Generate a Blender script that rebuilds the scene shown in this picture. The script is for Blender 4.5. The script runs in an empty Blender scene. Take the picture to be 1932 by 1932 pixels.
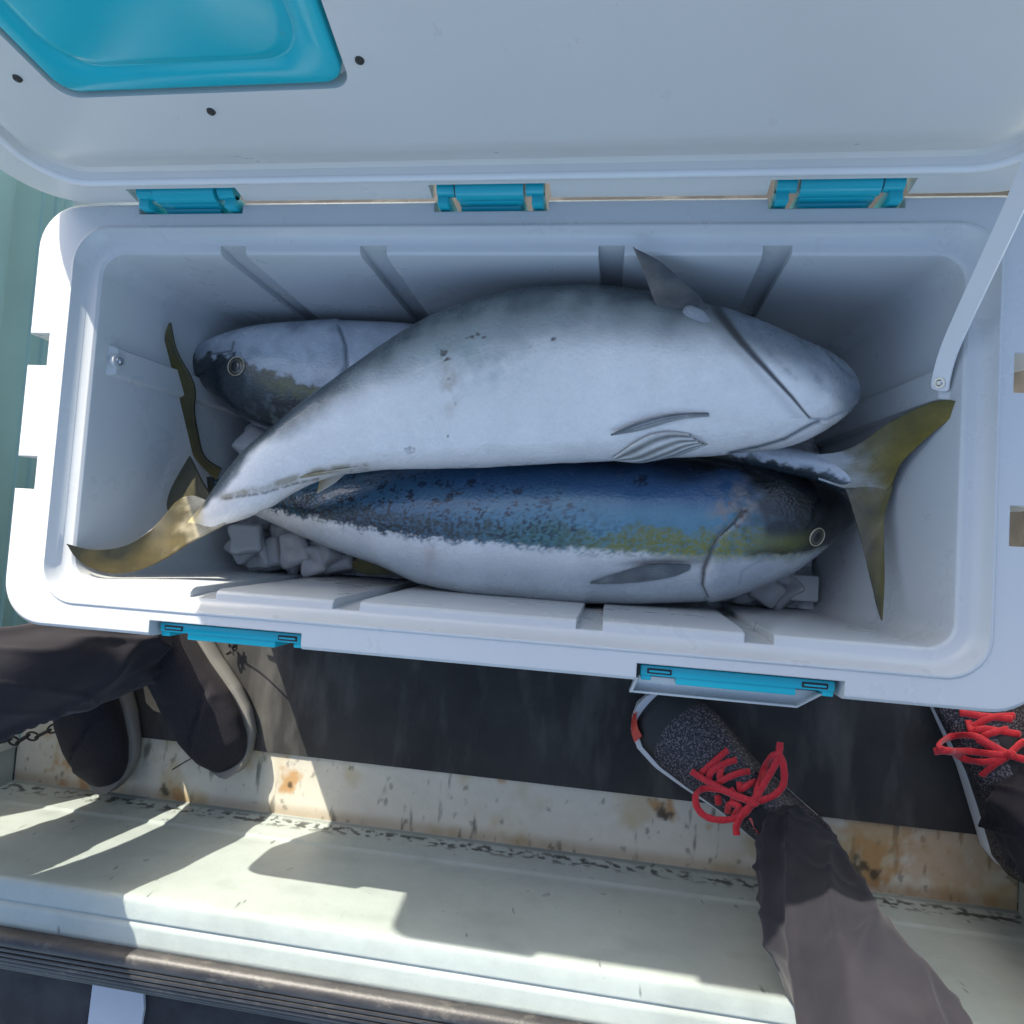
import bpy, bmesh, math, random
import numpy as np
from mathutils import Vector, Matrix, noise
from mathutils.bvhtree import BVHTree
random.seed(7)
SC = bpy.context.scene
COL = SC.collection
PI = math.pi

# ------------------------------------------------------------------ camera
FPX = 1300.0                      # focal length in units of a 1932 px wide frame
HR = 0.38                         # height of the cool box rim above the deck
def _rot(a, b, c):
    ca, sa, cb, sb, cc, sc = math.cos(a), math.sin(a), math.cos(b), math.sin(b), math.cos(c), math.sin(c)
    rx = np.array([[1,0,0],[0,ca,-sa],[0,sa,ca]]); ry = np.array([[cb,0,sb],[0,1,0],[-sb,0,cb]])
    rz = np.array([[cc,-sc,0],[sc,cc,0],[0,0,1]])
    return rz @ ry @ rx
CR = _rot(.0593, .1463, .0655)
CP = np.array([.1268, -.1057, HR + .6124])
cam_d = bpy.data.cameras.new("camera"); cam = bpy.data.objects.new("camera", cam_d); COL.objects.link(cam)
cam_d.sensor_width = 36; cam_d.lens = 36 * FPX / 1932; cam_d.clip_start = .01; cam_d.clip_end = 500
M4 = Matrix.Identity(4)
for i in range(3):
    for j in range(3): M4[i][j] = CR[i][j]
    M4[i][3] = CP[i]
cam.matrix_world = M4
SC.camera = cam
SC.render.resolution_x = SC.render.resolution_y = 1024

# ------------------------------------------------------------------ light
SUN_A, SUN_B = .70, 1.49          # the light travels (+A, -B) for each unit it falls
w = bpy.data.worlds.new("World"); SC.world = w; w.use_nodes = True
nt = w.node_tree; bg = nt.nodes['Background']
sky = nt.nodes.new('ShaderNodeTexSky'); sky.sky_type = 'NISHITA'; sky.sun_disc = False
sdir = Vector((-SUN_A, SUN_B, 1)).normalized()
sky.sun_elevation = math.asin(sdir.z); sky.sun_rotation = math.atan2(sdir.x, sdir.y)
sky.altitude = 0; sky.air_density = 1.0; sky.dust_density = 2.4; sky.ozone_density = 1.0
nt.links.new(sky.outputs[0], bg.inputs[0]); bg.inputs[1].default_value = .15
sun_d = bpy.data.lights.new("sun", 'SUN'); sun_d.energy = 3.1; sun_d.angle = math.radians(.5); sun_d.color = (1, .94, .82)
sun = bpy.data.objects.new("sun", sun_d); COL.objects.link(sun); sun.location = (-2, 4, 4)
sun.rotation_euler = (-sdir).to_track_quat('-Z', 'Y').to_euler()
vs = SC.view_settings
vs.view_transform = 'Standard'; vs.look = 'None'; vs.gamma = 1; vs.use_curve_mapping = False; vs.exposure = 1.35
SC.cycles.use_denoising = True
SC.cycles.max_bounces = 8

# ------------------------------------------------------------------ helpers
def at(x, y, z):
    d = CR @ np.array([(x - 966) / FPX, -(y - 966) / FPX, -1.]); t = (z - CP[2]) / d[2]
    return CP + t * d
def pix(X):
    q = (np.asarray(X, float) - CP) @ CR
    return 966 + FPX * q[..., 0] / -q[..., 2], 966 - FPX * q[..., 1] / -q[..., 2]
def fr(x, y, z, o=4): return noise.fractal(Vector((x, y, z)), 1.0, 2.0, o)
def sstep(a, b, x):
    t = np.clip((x - a) / (b - a), 0, 1); return t * t * (3 - 2 * t)
def tag(o, label=None, cat=None, group=None, kind=None):
    if label: o['label'] = label
    if cat: o['category'] = cat
    if group: o['group'] = group
    if kind: o['kind'] = kind
    return o
def empty(name, loc, label=None, cat=None, group=None):
    o = bpy.data.objects.new(name, None); COL.objects.link(o); o.location = loc; o.empty_display_size = .05
    o['_l'] = 0; del o['_l']
    return tag(o, label, cat, group)
def wloc(o):
    v = Vector(o.location)
    while o.parent: o = o.parent; v = v + Vector(o.location)
    return v
def link(name, me, m, parent=None):
    o = bpy.data.objects.new(name, me); COL.objects.link(o)
    if m is not None and not me.materials: me.materials.append(m)
    if parent is not None:
        o.parent = parent; p = wloc(parent)
        me.transform(Matrix.Translation(-p))      # mesh data is authored in world space
    return o
def mesh(name, verts, faces, m, parent=None, smooth=True, cols=None, uv=None):
    me = bpy.data.meshes.new(name); me.from_pydata([tuple(map(float, v)) for v in verts], [], [tuple(f) for f in faces]); me.update()
    if smooth: me.polygons.foreach_set('use_smooth', [True] * len(me.polygons))
    if cols is not None:
        a = me.color_attributes.new('Col', 'FLOAT_COLOR', 'POINT')
        c = np.ones((len(verts), 4), np.float32); c[:, :3] = cols; a.data.foreach_set('color', c.ravel())
    return link(name, me, m, parent)
class MB:
    """collects pieces for ONE mesh"""
    def __init__(s): s.v = []; s.f = []
    def add(s, vs_, fs):
        n = len(s.v); s.v += [tuple(map(float, v)) for v in vs_]; s.f += [tuple(i + n for i in f) for f in fs]; return s
    def box(s, c, h, b=.0, rot=None):
        bm = bmesh.new(); bmesh.ops.create_cube(bm, size=2)
        for v in bm.verts: v.co = Vector((v.co.x * h[0], v.co.y * h[1], v.co.z * h[2]))
        if b: bmesh.ops.bevel(bm, geom=bm.edges[:], offset=b, segments=2, affect='EDGES', profile=.5)
        for v in bm.verts:
            if rot is not None: v.co = rot @ v.co
            v.co += Vector(c)
        bm.verts.index_update(); s.add([v.co for v in bm.verts], [[v.index for v in f.verts] for f in bm.faces]); bm.free(); return s
    def cyl(s, a, b_, r, n=16, r2=None):
        a, b_ = Vector(a), Vector(b_); r2 = r if r2 is None else r2
        q = (b_ - a).to_track_quat('Z', 'Y'); vs_ = []
        for p, rr in ((a, r), (b_, r2)):
            for i in range(n): vs_.append(p + q @ Vector((rr * math.cos(2*PI*i/n), rr * math.sin(2*PI*i/n), 0)))
        fs = [(i, (i+1) % n, n + (i+1) % n, n + i) for i in range(n)] + [tuple(range(n))[::-1], tuple(range(n, 2*n))]
        return s.add(vs_, fs)
    def loft(s, loops, cap0=True, cap1=True, closed=True):
        n = len(loops[0]); vs_ = [p for l in loops for p in l]; fs = []
        for k in range(len(loops) - 1):
            for i in range(n if closed else n - 1):
                j = (i + 1) % n; fs.append((k*n+i, k*n+j, (k+1)*n+j, (k+1)*n+i))
        if cap0: fs.append(tuple(range(n))[::-1])
        if cap1: fs.append(tuple(range((len(loops)-1)*n, len(loops)*n)))
        return s.add(vs_, fs)
    def tube(s, pts, r, n=8, flat=1.0, up=(0, 0, 1), caps=True):
        pts = [Vector(p) for p in pts]; loops = []; up = Vector(up)
        for i, p in enumerate(pts):
            t = (pts[min(i+1, len(pts)-1)] - pts[max(i-1, 0)]).normalized()
            sd = t.cross(up)
            if sd.length < 1e-4: sd = t.cross(Vector((1, 0, 0)))
            sd.normalize(); u = sd.cross(t)
            rr = r[i] if isinstance(r, (list, tuple, np.ndarray)) else r
            loops.append([p + sd * rr * math.cos(2*PI*k/n) + u * rr * flat * math.sin(2*PI*k/n) for k in range(n)])
        return s.loft(loops, caps, caps)
    def build(s, name, m, parent=None, smooth=False, angle=None):
        o = mesh(name, s.v, s.f, m, parent, smooth)
        if angle is not None: sharp(o.data, angle)
        return o
def sharp(me, deg=35):
    bm = bmesh.new(); bm.from_mesh(me); bmesh.ops.recalc_face_normals(bm, faces=bm.faces[:]); c = math.radians(deg)
    for f in bm.faces: f.smooth = True
    for e in bm.edges:
        if len(e.link_faces) == 2 and e.calc_face_angle(0) > c: e.smooth = False
    bm.to_mesh(me); bm.free()
def rrect(x0, x1, y0, y1, r, n=8):
    out = []; ra, rb = r if isinstance(r, tuple) else (r, r)
    for cx, cy, a0, r in ((x1-ra, y1-ra, 0, ra), (x0+ra, y1-ra, 90, ra), (x0+rb, y0+rb, 180, rb), (x1-rb, y0+rb, 270, rb)):
        for i in range(n + 1):
            a = math.radians(a0 + 90 * i / n); out.append((cx + r * math.cos(a), cy + r * math.sin(a)))
    return out
def boolean_cut(o, cutters):
    """subtract closed meshes from o; the cutters are thrown away"""
    me = bpy.data.meshes.new('c'); me.from_pydata(cutters.v, [], cutters.f); me.update()
    bm = bmesh.new(); bm.from_mesh(me); bmesh.ops.recalc_face_normals(bm, faces=bm.faces[:]); bm.to_mesh(me); bm.free()
    c = bpy.data.objects.new('c', me); COL.objects.link(c); c.location = wloc(o) * 0
    md = o.modifiers.new('b', 'BOOLEAN'); md.operation = 'DIFFERENCE'; md.solver = 'EXACT'; md.object = c; md.use_self = True
    par = o.parent; pl = wloc(par) if par else Vector()
    o.data.transform(Matrix.Translation(pl)); o.parent = None
    bpy.context.view_layer.update()
    dg = bpy.context.evaluated_depsgraph_get(); new = bpy.data.meshes.new_from_object(o.evaluated_get(dg))
    o.modifiers.clear(); mats = list(o.data.materials); o.data = new
    new.materials.clear()
    for m_ in mats: new.materials.append(m_)
    new.transform(Matrix.Translation(-pl)); o.parent = par
    bpy.data.objects.remove(c); return o
def smooth_line(pts, n):
    """Catmull-Rom through rows of numbers"""
    P = np.array(pts, float); m = len(P); out = []
    for t in np.linspace(0, m - 1 - 1e-9, n):
        i = int(t); f = t - i
        p0, p1, p2, p3 = P[max(i-1, 0)], P[i], P[min(i+1, m-1)], P[min(i+2, m-1)]
        out.append(.5 * (2*p1 + (p2-p0)*f + (2*p0-5*p1+4*p2-p3)*f*f + (3*p1-p0-3*p2+p3)*f**3))
    return np.array(out)

# ------------------------------------------------------------------ materials
class N:
    def __init__(s, name):
        s.m = bpy.data.materials.new(name); s.m.use_nodes = True; s.t = s.m.node_tree; s.b = s.t.nodes['Principled BSDF']
        s.tc = s.t.nodes.new('ShaderNodeTexCoord')
    def n(s, ty, **k):
        o = s.t.nodes.new('ShaderNode' + ty)
        for a, b in k.items():
            if a in o.inputs: o.inputs[a].default_value = b
            else: setattr(o, a, b)
        return o
    def l(s, a, b): s.t.links.new(a, b)
    def noise(s, scale, detail=4, rough=.55, vec=None, stretch=None):
        o = s.n('TexNoise'); o.inputs['Scale'].default_value = scale; o.inputs['Detail'].default_value = detail; o.inputs['Roughness'].default_value = rough
        src = vec or s.tc.outputs['Object']
        if stretch:
            mp = s.n('Mapping'); mp.inputs['Scale'].default_value = stretch; s.l(src, mp.inputs[0]); src = mp.outputs[0]
        s.l(src, o.inputs['Vector']); return o.outputs['Fac']
    def ramp(s, fac, stops):
        o = s.n('ValToRGB'); r = o.color_ramp
        while len(r.elements) < len(stops): r.elements.new(.5)
        for e, (p, c) in zip(r.elements, stops):
            e.position = p; e.color = (*c, 1) if isinstance(c, tuple) else (c, c, c, 1)
        s.l(fac, o.inputs[0]); return o.outputs[0]
    def mix(s, fac, a, b, mode='MIX'):
        o = s.n('Mix'); o.data_type = 'RGBA'; o.blend_type = mode
        for k, v in ((0, fac), (6, a), (7, b)):
            if isinstance(v, bpy.types.NodeSocket): s.l(v, o.inputs[k])
            else: o.inputs[k].default_value = v if k == 0 else (*v, 1)
        return o.outputs[2]
    def bump(s, h, strength, dist=.001, prev=None):
        o = s.n('Bump'); o.inputs['Strength'].default_value = strength; o.inputs['Distance'].default_value = dist
        s.l(h, o.inputs['Height'])
        if prev: s.l(prev, o.inputs['Normal'])
        s.l(o.outputs[0], s.b.inputs['Normal']); return o.outputs[0]
    def set(s, **k):
        for a, v in k.items():
            i = s.b.inputs[a.replace('_', ' ')]
            if isinstance(v, bpy.types.NodeSocket): s.l(v, i)
            else: i.default_value = (*v, 1) if isinstance(v, tuple) and len(v) == 3 else v
        return s
def plastic(name, col, rough=.38, var=.06, dirt=.0, bev=0, coat=0):
    n = N(name); a = n.noise(6, 5); c0 = tuple(x * (1 - var) for x in col); c1 = tuple(min(1, x * (1 + var)) for x in col)
    c = n.ramp(a, [(.3, c0), (.7, c1)])
    if dirt:
        sp = n.ramp(n.noise(95, 6, .7), [(.66, 0.), (.74, 1.)]); lg = n.ramp(n.noise(7, 3), [(.45, 0.), (.62, 1.)])
        mm = n.n('Math', operation='MULTIPLY'); n.l(sp, mm.inputs[0]); n.l(lg, mm.inputs[1])
        m2 = n.n('Math', operation='MULTIPLY'); n.l(mm.outputs[0], m2.inputs[0]); m2.inputs[1].default_value = dirt
        c = n.mix(m2.outputs[0], c, (.25, .2, .15))
    n.set(Base_Color=c, Roughness=n.ramp(n.noise(22, 5), [(.3, rough * .8), (.7, min(1, rough * 1.25))]), Coat_Weight=coat)
    p = n.bump(n.noise(420, 3), .12, .0006)
    if bev:
        b = n.n('Bevel'); b.samples = 4; b.inputs['Radius'].default_value = bev
        o = [x for x in n.t.nodes if x.type == 'BUMP'][0]; n.l(b.outputs[0], o.inputs['Normal'])
    return n.m
def painted(name, rough=.35, spec=.5, coat=0., bump=0., bscale=300, bdist=.0008, fine=0., scales=False, sheen=0):
    """uses the mesh's own colour attribute"""
    n = N(name); a = n.n('VertexColor'); a.layer_name = 'Col'; c = a.outputs[0]
    if fine: c = n.mix(1.0, c, n.ramp(n.noise(bscale, 5, .7), [(.3, 1 - fine), (.7, 1 + fine * .6)]), 'MULTIPLY')
    n.set(Base_Color=c, Roughness=n.ramp(n.noise(40, 5), [(.3, rough * .7), (.7, min(1, rough * 1.35))]), Coat_Weight=coat, Specular_IOR_Level=spec)
    n.b.inputs['Coat Roughness'].default_value = .12
    if sheen: n.b.inputs['Sheen Weight'].default_value = sheen
    if scales:
        v = n.n('TexVoronoi'); v.inputs['Scale'].default_value = 330
        mp = n.n('Mapping'); mp.inputs['Scale'].default_value = (.75, 1, 1); n.l(n.tc.outputs['Object'], mp.inputs[0]); n.l(mp.outputs[0], v.inputs['Vector'])
        p = n.bump(v.outputs['Distance'], .55, .0007); n.bump(n.noise(30, 3, .4), .35, .0022, p)
    elif bump: n.bump(n.noise(bscale, 5, .65), bump, bdist)
    return n.m

M = {}
M['box'] = plastic('box_plastic', (.515, .53, .525), .3, .03, dirt=.25, bev=.0018)
M['lid'] = plastic('lid_plastic', (.68, .66, .62), .33, .03, dirt=.25)
M['cord'] = plastic('gasket_rubber', (.78, .77, .75), .45, .03)
M['teal'] = plastic('teal_plastic', (.012, .40, .48), .22, .06)
M['teal_hatch'] = plastic('teal_hatch_plastic', (.012, .46, .54), .2, .08, dirt=.15)
M['dark'] = plastic('dark_gap', (.02, .022, .025), .6, .1)
n = N('steel'); n.set(Base_Color=(.55, .55, .56), Metallic=1., Roughness=.25); M['steel'] = n.m
n = N('dark_screw'); n.set(Base_Color=(.07, .065, .06), Metallic=.6, Roughness=.5); M['dscrew'] = n.m
M['painted_deck'] = painted('painted_deck', .38, .5, bump=.25, bscale=60, bdist=.002, fine=.06)
n = N('rubber_mat')
c = n.ramp(n.noise(5, 6, .65), [(.35, (.024, .024, .024)), (.7, (.052, .051, .048))])
streak = n.ramp(n.noise(7, 5, .6, stretch=(1.8, .5, 1)), [(.50, 0.), (.80, .7)])
c = n.mix(streak, c, (.16, .155, .14)); scr = n.ramp(n.noise(160, 4, .8), [(.68, 0.), (.75, .5)]); c = n.mix(scr, c, (.12, .12, .12))
n.set(Base_Color=c, Roughness=.6, Specular_IOR_Level=.25); n.bump(n.noise(300, 4), .3, .0008); M['mat'] = n.m
M['pier'] = plastic('pier_black', (.018, .018, .02), .8, .3); M['white_tape'] = plastic('white_tape', (.42, .44, .47), .7, .1)
n = N('water'); n.set(Base_Color=(.01, .05, .06), Roughness=.1); n.bump(n.noise(3, 4), .6, .05); M['water'] = n.m

# ------------------------------------------------------------------ setting: water, deck, bulwark, bulkheads
WX0, WX1, WY = -.795, .66, -.527      # bay walls of the boat's side
wat = mesh('water', [(-200, -200, -.9), (200, -200, -.9), (200, 200, -.9), (-200, 200, -.9)], [(0, 1, 2, 3)], M['water']); tag(wat, kind='structure')

def stain_cols(P, base, mode):
    out = np.zeros((len(P), 3))
    rust_spots = [(at(545, 1470, 0), .016, 1), (at(1253, 1520, 0), .016, 1.1), (at(470, 1440, 0), .010, .5), (at(945, 1470, 0), .007, .8), (at(1335, 1560, 0), .005, .5),
                  (at(1640, 1630, 0), .028, 1.0), (at(170, 1400, 0), .06, 1), (at(1650, 1560, 0), .05, .6), (at(1780, 1620, 0), .07, .55), (at(540, 1420, 0), .01, .6), (at(337, 1495, 0), .014, .9)]
    dark_spots = [(at(1250, 1530, 0), .009), (at(1255, 1545, 0), .005), (at(548, 1480, 0), .004), (at(1620, 1640, 0), .012), (at(1650, 1650, 0), .008), (at(310, 1490, 0), .007)]
    for i, (x, y, z) in enumerate(P):
        c = np.array(base, float) * (1 + .10 * fr(x * 7, y * 7, z * 7 + 3))
        if mode == 'deck':
            v = fr(x * 75, y * 14, 5, 5); c = c * (1 - .65 * float(sstep(.38, .75, v)))                    # vertical drips
            v = fr(x * 70, y * 50, 9, 5); c = c * (1 - .5 * float(sstep(.48, .75, v)))
            c = c * (1 - .30 * float(sstep(0, .5, fr(x * 9, y * 9, 2))) * np.array([.6, .9, 1.5]))
            for p, r, s in rust_spots:
                d = math.hypot(x - p[0], (y - p[1]) * .8) / r + .9 * fr(x * 50, y * 50, 1)
                k = float(sstep(1.3, .3, d)) * s * .9; c = c * (1 - k) + np.array([.42, .24, .09]) * k
            for p, r in dark_spots:
                d = math.hypot(x - p[0], (y - p[1]) * .8) / r + .9 * fr(x * 90, y * 90, 1)
                k = float(sstep(1.3, .4, d)) * .9; c = c * (1 - k) + np.array([.05, .035, .02]) * k
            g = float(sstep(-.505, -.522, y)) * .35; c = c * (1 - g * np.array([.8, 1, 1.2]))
        else:
            # dirt that gathers in the seam at the foot of the wall
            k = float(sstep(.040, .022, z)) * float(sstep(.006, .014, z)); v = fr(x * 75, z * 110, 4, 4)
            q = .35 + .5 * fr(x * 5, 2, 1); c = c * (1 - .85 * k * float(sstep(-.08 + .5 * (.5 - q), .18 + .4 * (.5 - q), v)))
            c = c * (1 - .7 * float(sstep(.80, .88, fr(x * 75, y * 45, z * 60 + 7, 3)))); c = c * (1 - .12 * float(sstep(.1, .9, fr(x * 14, y * 9, z * 30 + 1, 4))))
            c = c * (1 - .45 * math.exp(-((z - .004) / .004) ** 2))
        out[i] = np.clip(c, .01, 1)
    return out
def grid(nx, rows):
    P = []; xs = nx
    for r in rows:
        for x in xs: P.append((x, r[0], r[1]))
    n_ = len(xs); F = [(k*n_+i, k*n_+i+1, (k+1)*n_+i+1, (k+1)*n_+i) for k in range(len(rows)-1) for i in range(n_-1)]
    return P, F
OFFW = (.56, .53, .44)
xs = np.arange(WX0, WX1 + .0021, .002)
P_, F_ = grid(xs, [(y, 0.0) for y in np.arange(-.53, -.38, .003)])
mb = MB(); mb.add(P_, F_); n0 = len(P_)
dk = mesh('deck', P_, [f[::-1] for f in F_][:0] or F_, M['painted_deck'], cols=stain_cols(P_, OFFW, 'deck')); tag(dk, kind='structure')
far = MB().box((0, .81, -.01), (3, 1.195, .01)); dk2 = far.build('deck', plastic('deck_paint', (.5, .53, .5), .5, .1)); tag(dk2, kind='structure')
hull = MB().box((0, -.01, -.06), (3, .52, .03)); h_ = hull.build('deck', plastic('deck_under', (.4, .42, .4), .6, .1)); tag(h_, kind='structure')

prof = [(-.5265, -.002), (-.5275, .003), (-.5282, .006), (-.5285, .009), (-.529, .012), (-.5295, .015), (-.5300, .018)]
prof += [(-.530 - .002 * t, .018 + .045 * t) for t in np.linspace(.04, 1, 25)]
prof += [(-.534, .066), (-.5345, .070)] + [(-.5345, z) for z in np.arange(.075, .236, .006)]
prof += [(-.5348, .2435), (-.5358, .2468), (-.538, .2485), (-.542, .2493)] + [(y, .2496) for y in (-.552, -.558, -.5600)] + [(-.5615, .2472), (-.563, .2472), (-.5645, .2492)] + [(y, .2492) for y in (-.57, -.578, -.585, -.592)] + [(-.5925, .20)]
P_, F_ = grid(xs, prof)
bw = empty('bulwark', (0, -.56, 0), 'off-white painted boat bulwark with grime along its foot, below the cool box', 'bulwark')
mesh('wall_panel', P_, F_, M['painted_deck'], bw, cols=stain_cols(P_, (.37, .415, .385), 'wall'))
# ribbed black rubber rail along the top outer edge
rp = []
def railp():
    pts = [(-.5905, .2), (-.5905, .250), (-.592, .2565), (-.5955, .2605), (-.600, .2620), (-.6045, .2610), (-.607, .2595)]
    for k in range(6):
        y = -.6085 - .0066 * k; z = .2588 - .0008 * k - .0006 * k * k
        pts += [(y, z - .0030), (y - .0009, z - .0002), (y - .0018, z), (y - .0040, z - .0005), (y - .0049, z - .0010), (y - .0056, z - .0042)]
    pts += [(-.6485, .236), (-.6505, .226), (-.651, .17), (-.62, .16)]
    return pts
rl = railp(); xr = np.arange(-2.2, 2.2, .02)
P_, F_ = grid(xr, rl)
n = N('rail_rubber'); c = n.ramp(n.noise(9, 6, .7, stretch=(1, 3, 3)), [(.35, (.018, .018, .020)), (.7, (.060, .056, .054))])
worn = n.ramp(n.noise(60, 6, .75, stretch=(.6, 1, 1)), [(.54, 0.), (.76, .42)]); c = n.mix(worn, c, (.24, .22, .18))
n.set(Base_Color=c, Roughness=.46, Specular_IOR_Level=.5); n.bump(n.noise(200, 5), .4, .0008); M['rail'] = n.m
ro = mesh('rubber_rail', P_, F_, M['rail'], bw, smooth=True); sharp(ro.data, 40)
# the rest of the side, beyond the bay
for x0, x1 in ((-2.2, WX0 - .001), (WX1 + .001, 2.2)):
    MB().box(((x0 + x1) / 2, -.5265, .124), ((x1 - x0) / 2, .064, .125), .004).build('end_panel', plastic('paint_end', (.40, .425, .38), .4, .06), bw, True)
# bulkheads left and right of the bay
def bulkhead(xf, sgn, label, mcol):
    o = empty('bulkhead', (xf + sgn * .03, -.1, 0), label, 'bulkhead')
    m_ = plastic('bulkhead_paint', mcol, .4, .08, dirt=.6)
    L = []
    for y in np.linspace(-.462, 1.2, 40):
        L.append([(xf - sgn * .006, y, -.002), (xf - sgn * .002, y, .004), (xf, y, .012), (xf, y, .016), (xf - sgn * .004, y, .0175), (xf - sgn * .004, y, .030), (xf + sgn * .001, y, .0315), (xf + sgn * .001, y, .050), (xf - sgn * .003, y, .0515), (xf - sgn * .003, y, .054), (xf + sgn * .001, y, .0555), (xf + sgn * .002, y, .10), (xf - sgn * .001, y, .105), (xf + sgn * .001, y, .112), (xf + sgn * .004, y, .236), (xf + sgn * .012, y, .247), (xf + sgn * .05, y, .25), (xf + sgn * .3, y, .25), (xf + sgn * .3, y, -.002)])
    b = MB().loft(L).build('panel', m_, o, True, 50)
    return o
bl = bulkhead(WX0, -1, 'pale aqua painted bulkhead left of the cool box', (.20, .34, .325))
br = bulkhead(WX1, 1, 'off-white bulkhead right of the red-laced shoes', (.56, .58, .53))
MB().box((WX0 - .004, -.40, .05), (.007, .075, .052), .003).build('doubler_plate', plastic('white_plate', (.6, .6, .54), .4, .08, dirt=.8), bl, True)
# black mat over the deck
mt = MB(); c_ = rrect(-.62, .9, -.437, .5, .004, 2)
rows = []
mt.loft([[(x, y, .0015) for x, y in c_], [(x, y, .0045) for x, y in c_], [(x * .999, y * .999, .0052) for x, y in c_]])
mo = mt.build('rubber_mat', M['mat']); tag(mo, 'worn black rubber mat under the cool box and shoes', 'mat')
# the quay outside the rail
py = MB().box((0, -2.0, .10), (3, 1.33, .03)).build('quay', M['pier']); tag(py, kind='structure')
tp = MB(); L0 = [at(170, 1925, .134), at(275, 1935, .134)]
tv = [(-.55, -.64), (-.478, -.64), (-.482, -.70), (-.476, -.74), (-.482, -.82), (-.49, -1.2), (-.57, -1.2)]
tp.loft([[(x + .03, y, .1305) for x, y in tv][::-1], [(x + .03, y, .1345) for x, y in tv][::-1]])
to = tp.build('tape_strip', M['white_tape']); tag(to, 'white tape strip with a ragged edge on black ground outside the rail', 'tape')

# ------------------------------------------------------------------ cool box
cb = empty('cool_box', (0, 0, .0055), 'large pale grey plastic cool box, lid open, holding three fish', 'cool box')
ZB = .0055
def lp(x, y, r, z, dy=0): return [(a, b + dy, z) for a, b in rrect(-x, x, -y, y, r, 10)]
loops = [lp(.430, .190, .05, ZB), lp(.436, .196, .055, ZB + .006), lp(.438, .200, .058, .30), lp(.440, .2005, .058, .318), lp(.474, .2125, .042, .322), lp(.477, .2150, .045, .328),
         lp(.477, .2150, .045, .372), lp(.4762, .2142, .044, .3772), lp(.4735, .2115, .042, .3797), lp(.470, .208, .040, .380),
         lp(.4335, .1905, .036, .3802), lp(.4325, .1895, .036, .3818), lp(.4305, .1875, .035, .3820), lp(.4290, .1860, .035, .3795),
         lp(.4262, .1838, .034, .3745), lp(.4225, .1802, .032, .3700), lp(.4195, .1770, .030, .3685), lp(.4130, .1700, .025, .3678), lp(.4105, .1675, .023, .3655), lp(.4088, .1658, .021, .3600),
         lp(.376, .1600, .016, .075), lp(.372, .1565, .016, .062), lp(.364, .149, .014, .056), lp(.30, .10, .02, .055)]
body = MB().loft(loops).build('shell', M['box'], cb, True)
sharp(body.data, 30)
cut = MB()
GX = [(-.266, .0135), (-.1195, .0135), (.109, .012), (.255, .0125)]
for gx, gw in GX:
    for s in (1, -1):
        def q(z, dx, y0, y1): return [(gx - gw + dx, s * y0, z), (gx + gw - dx, s * y0, z), (gx + gw - dx, s * y1, z), (gx - gw + dx, s * y1, z)]
        cut.loft([q(.085, .002, .120, .1668), q(.34, .001, .14, .1725), q(.3755, 0, .150, .1765), q(.39, 0, .150, .1765)])
for x0, x1 in ((-.364, -.252), (-.058, .050), (.243, .355)):                      # hinge pockets
    cut.box(((x0 + x1) / 2, .2165, .36), ((x1 - x0) / 2, .0135, .06))
for s in (1, -1):                                                                 # hand-hold slots through the rim
    for y in (.063, -.063): cut.box((s * (.468 if s < 0 else .464), y, .35), (.0165 if s < 0 else .021, .0165, .08))
for x0, x1 in ((-.312, -.156), (.152, .322)):                                     # latch pockets
    cut.box(((x0 + x1) / 2, -.212, .345), ((x1 - x0) / 2, .0125, .06), 0)
boolean_cut(body, cut)
sharp(body.data, 30)
# upright ribs at both ends, with the stay screws
for s in (1, -1):
    o = MB().loft([[(s*.3755, .045, .07), (s*.3755, .078, .07), (s*.3655, .075, .075), (s*.3655, .048, .075)], [(s*.409, .045, .352), (s*.409, .078, .352), (s*.4005, .075, .346), (s*.4005, .048, .346)]]).build('end_rib', M['box'], cb)
    if s < 0:
        MB().cyl((s*.4035, .0615, .3445), (s*.3985, .0615, .3452), .0085, 20, .0075).build('screw_boss', M['box'], cb, True, 40)
        sc = MB().cyl((s*.3995, .0615, .3452), (s*.3968, .0615, .3456), .0050, 20, .0044); sc.cyl((s*.3970, .0615, .3455), (s*.3955, .0615, .3457), .0030, 16, .0015)
        sc.build('screw', M['steel'], cb, True, 40)
for y in (.143, -.143):                                                            # moulded blocks low in the right corner
    MB().box((.355, y * .93, .09), (.016, .016, .034), .003).build('moulded_block', M['box'], cb, True, 40)
# hinges
for x0, x1 in ((-.364, -.252), (-.058, .050), (.243, .355)):
    xc = (x0 + x1) / 2; hw = (x1 - x0) / 2
    h = MB(); h.cyl((xc - hw * .58, .2215, .386), (xc + hw * .58, .2215, .386), .0105, 20)
    h.box((xc, .215, .362), (hw * .56, .0045, .02), .001)
    o = h.build('hinge', M['teal'], cb, True, 40)
    k = MB()
    for s in (1, -1):
        k.cyl((xc + s * hw * .62, .2215, .386), (xc + s * hw * .92, .2215, .386), .0075, 16)
        k.box((xc + s * hw * .82, .2125, .366), (hw * .10, .007, .022), .0015)
        k.box((xc + s * hw * .76, .226, .394), (hw * .16, .003, .010), .001)
    k.cyl((xc - hw * .55, .2125, .368), (xc + hw * .5, .2125, .368), .0065, 16)
    k.build('hinge_pin', M['teal'], o, True, 40)
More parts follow.
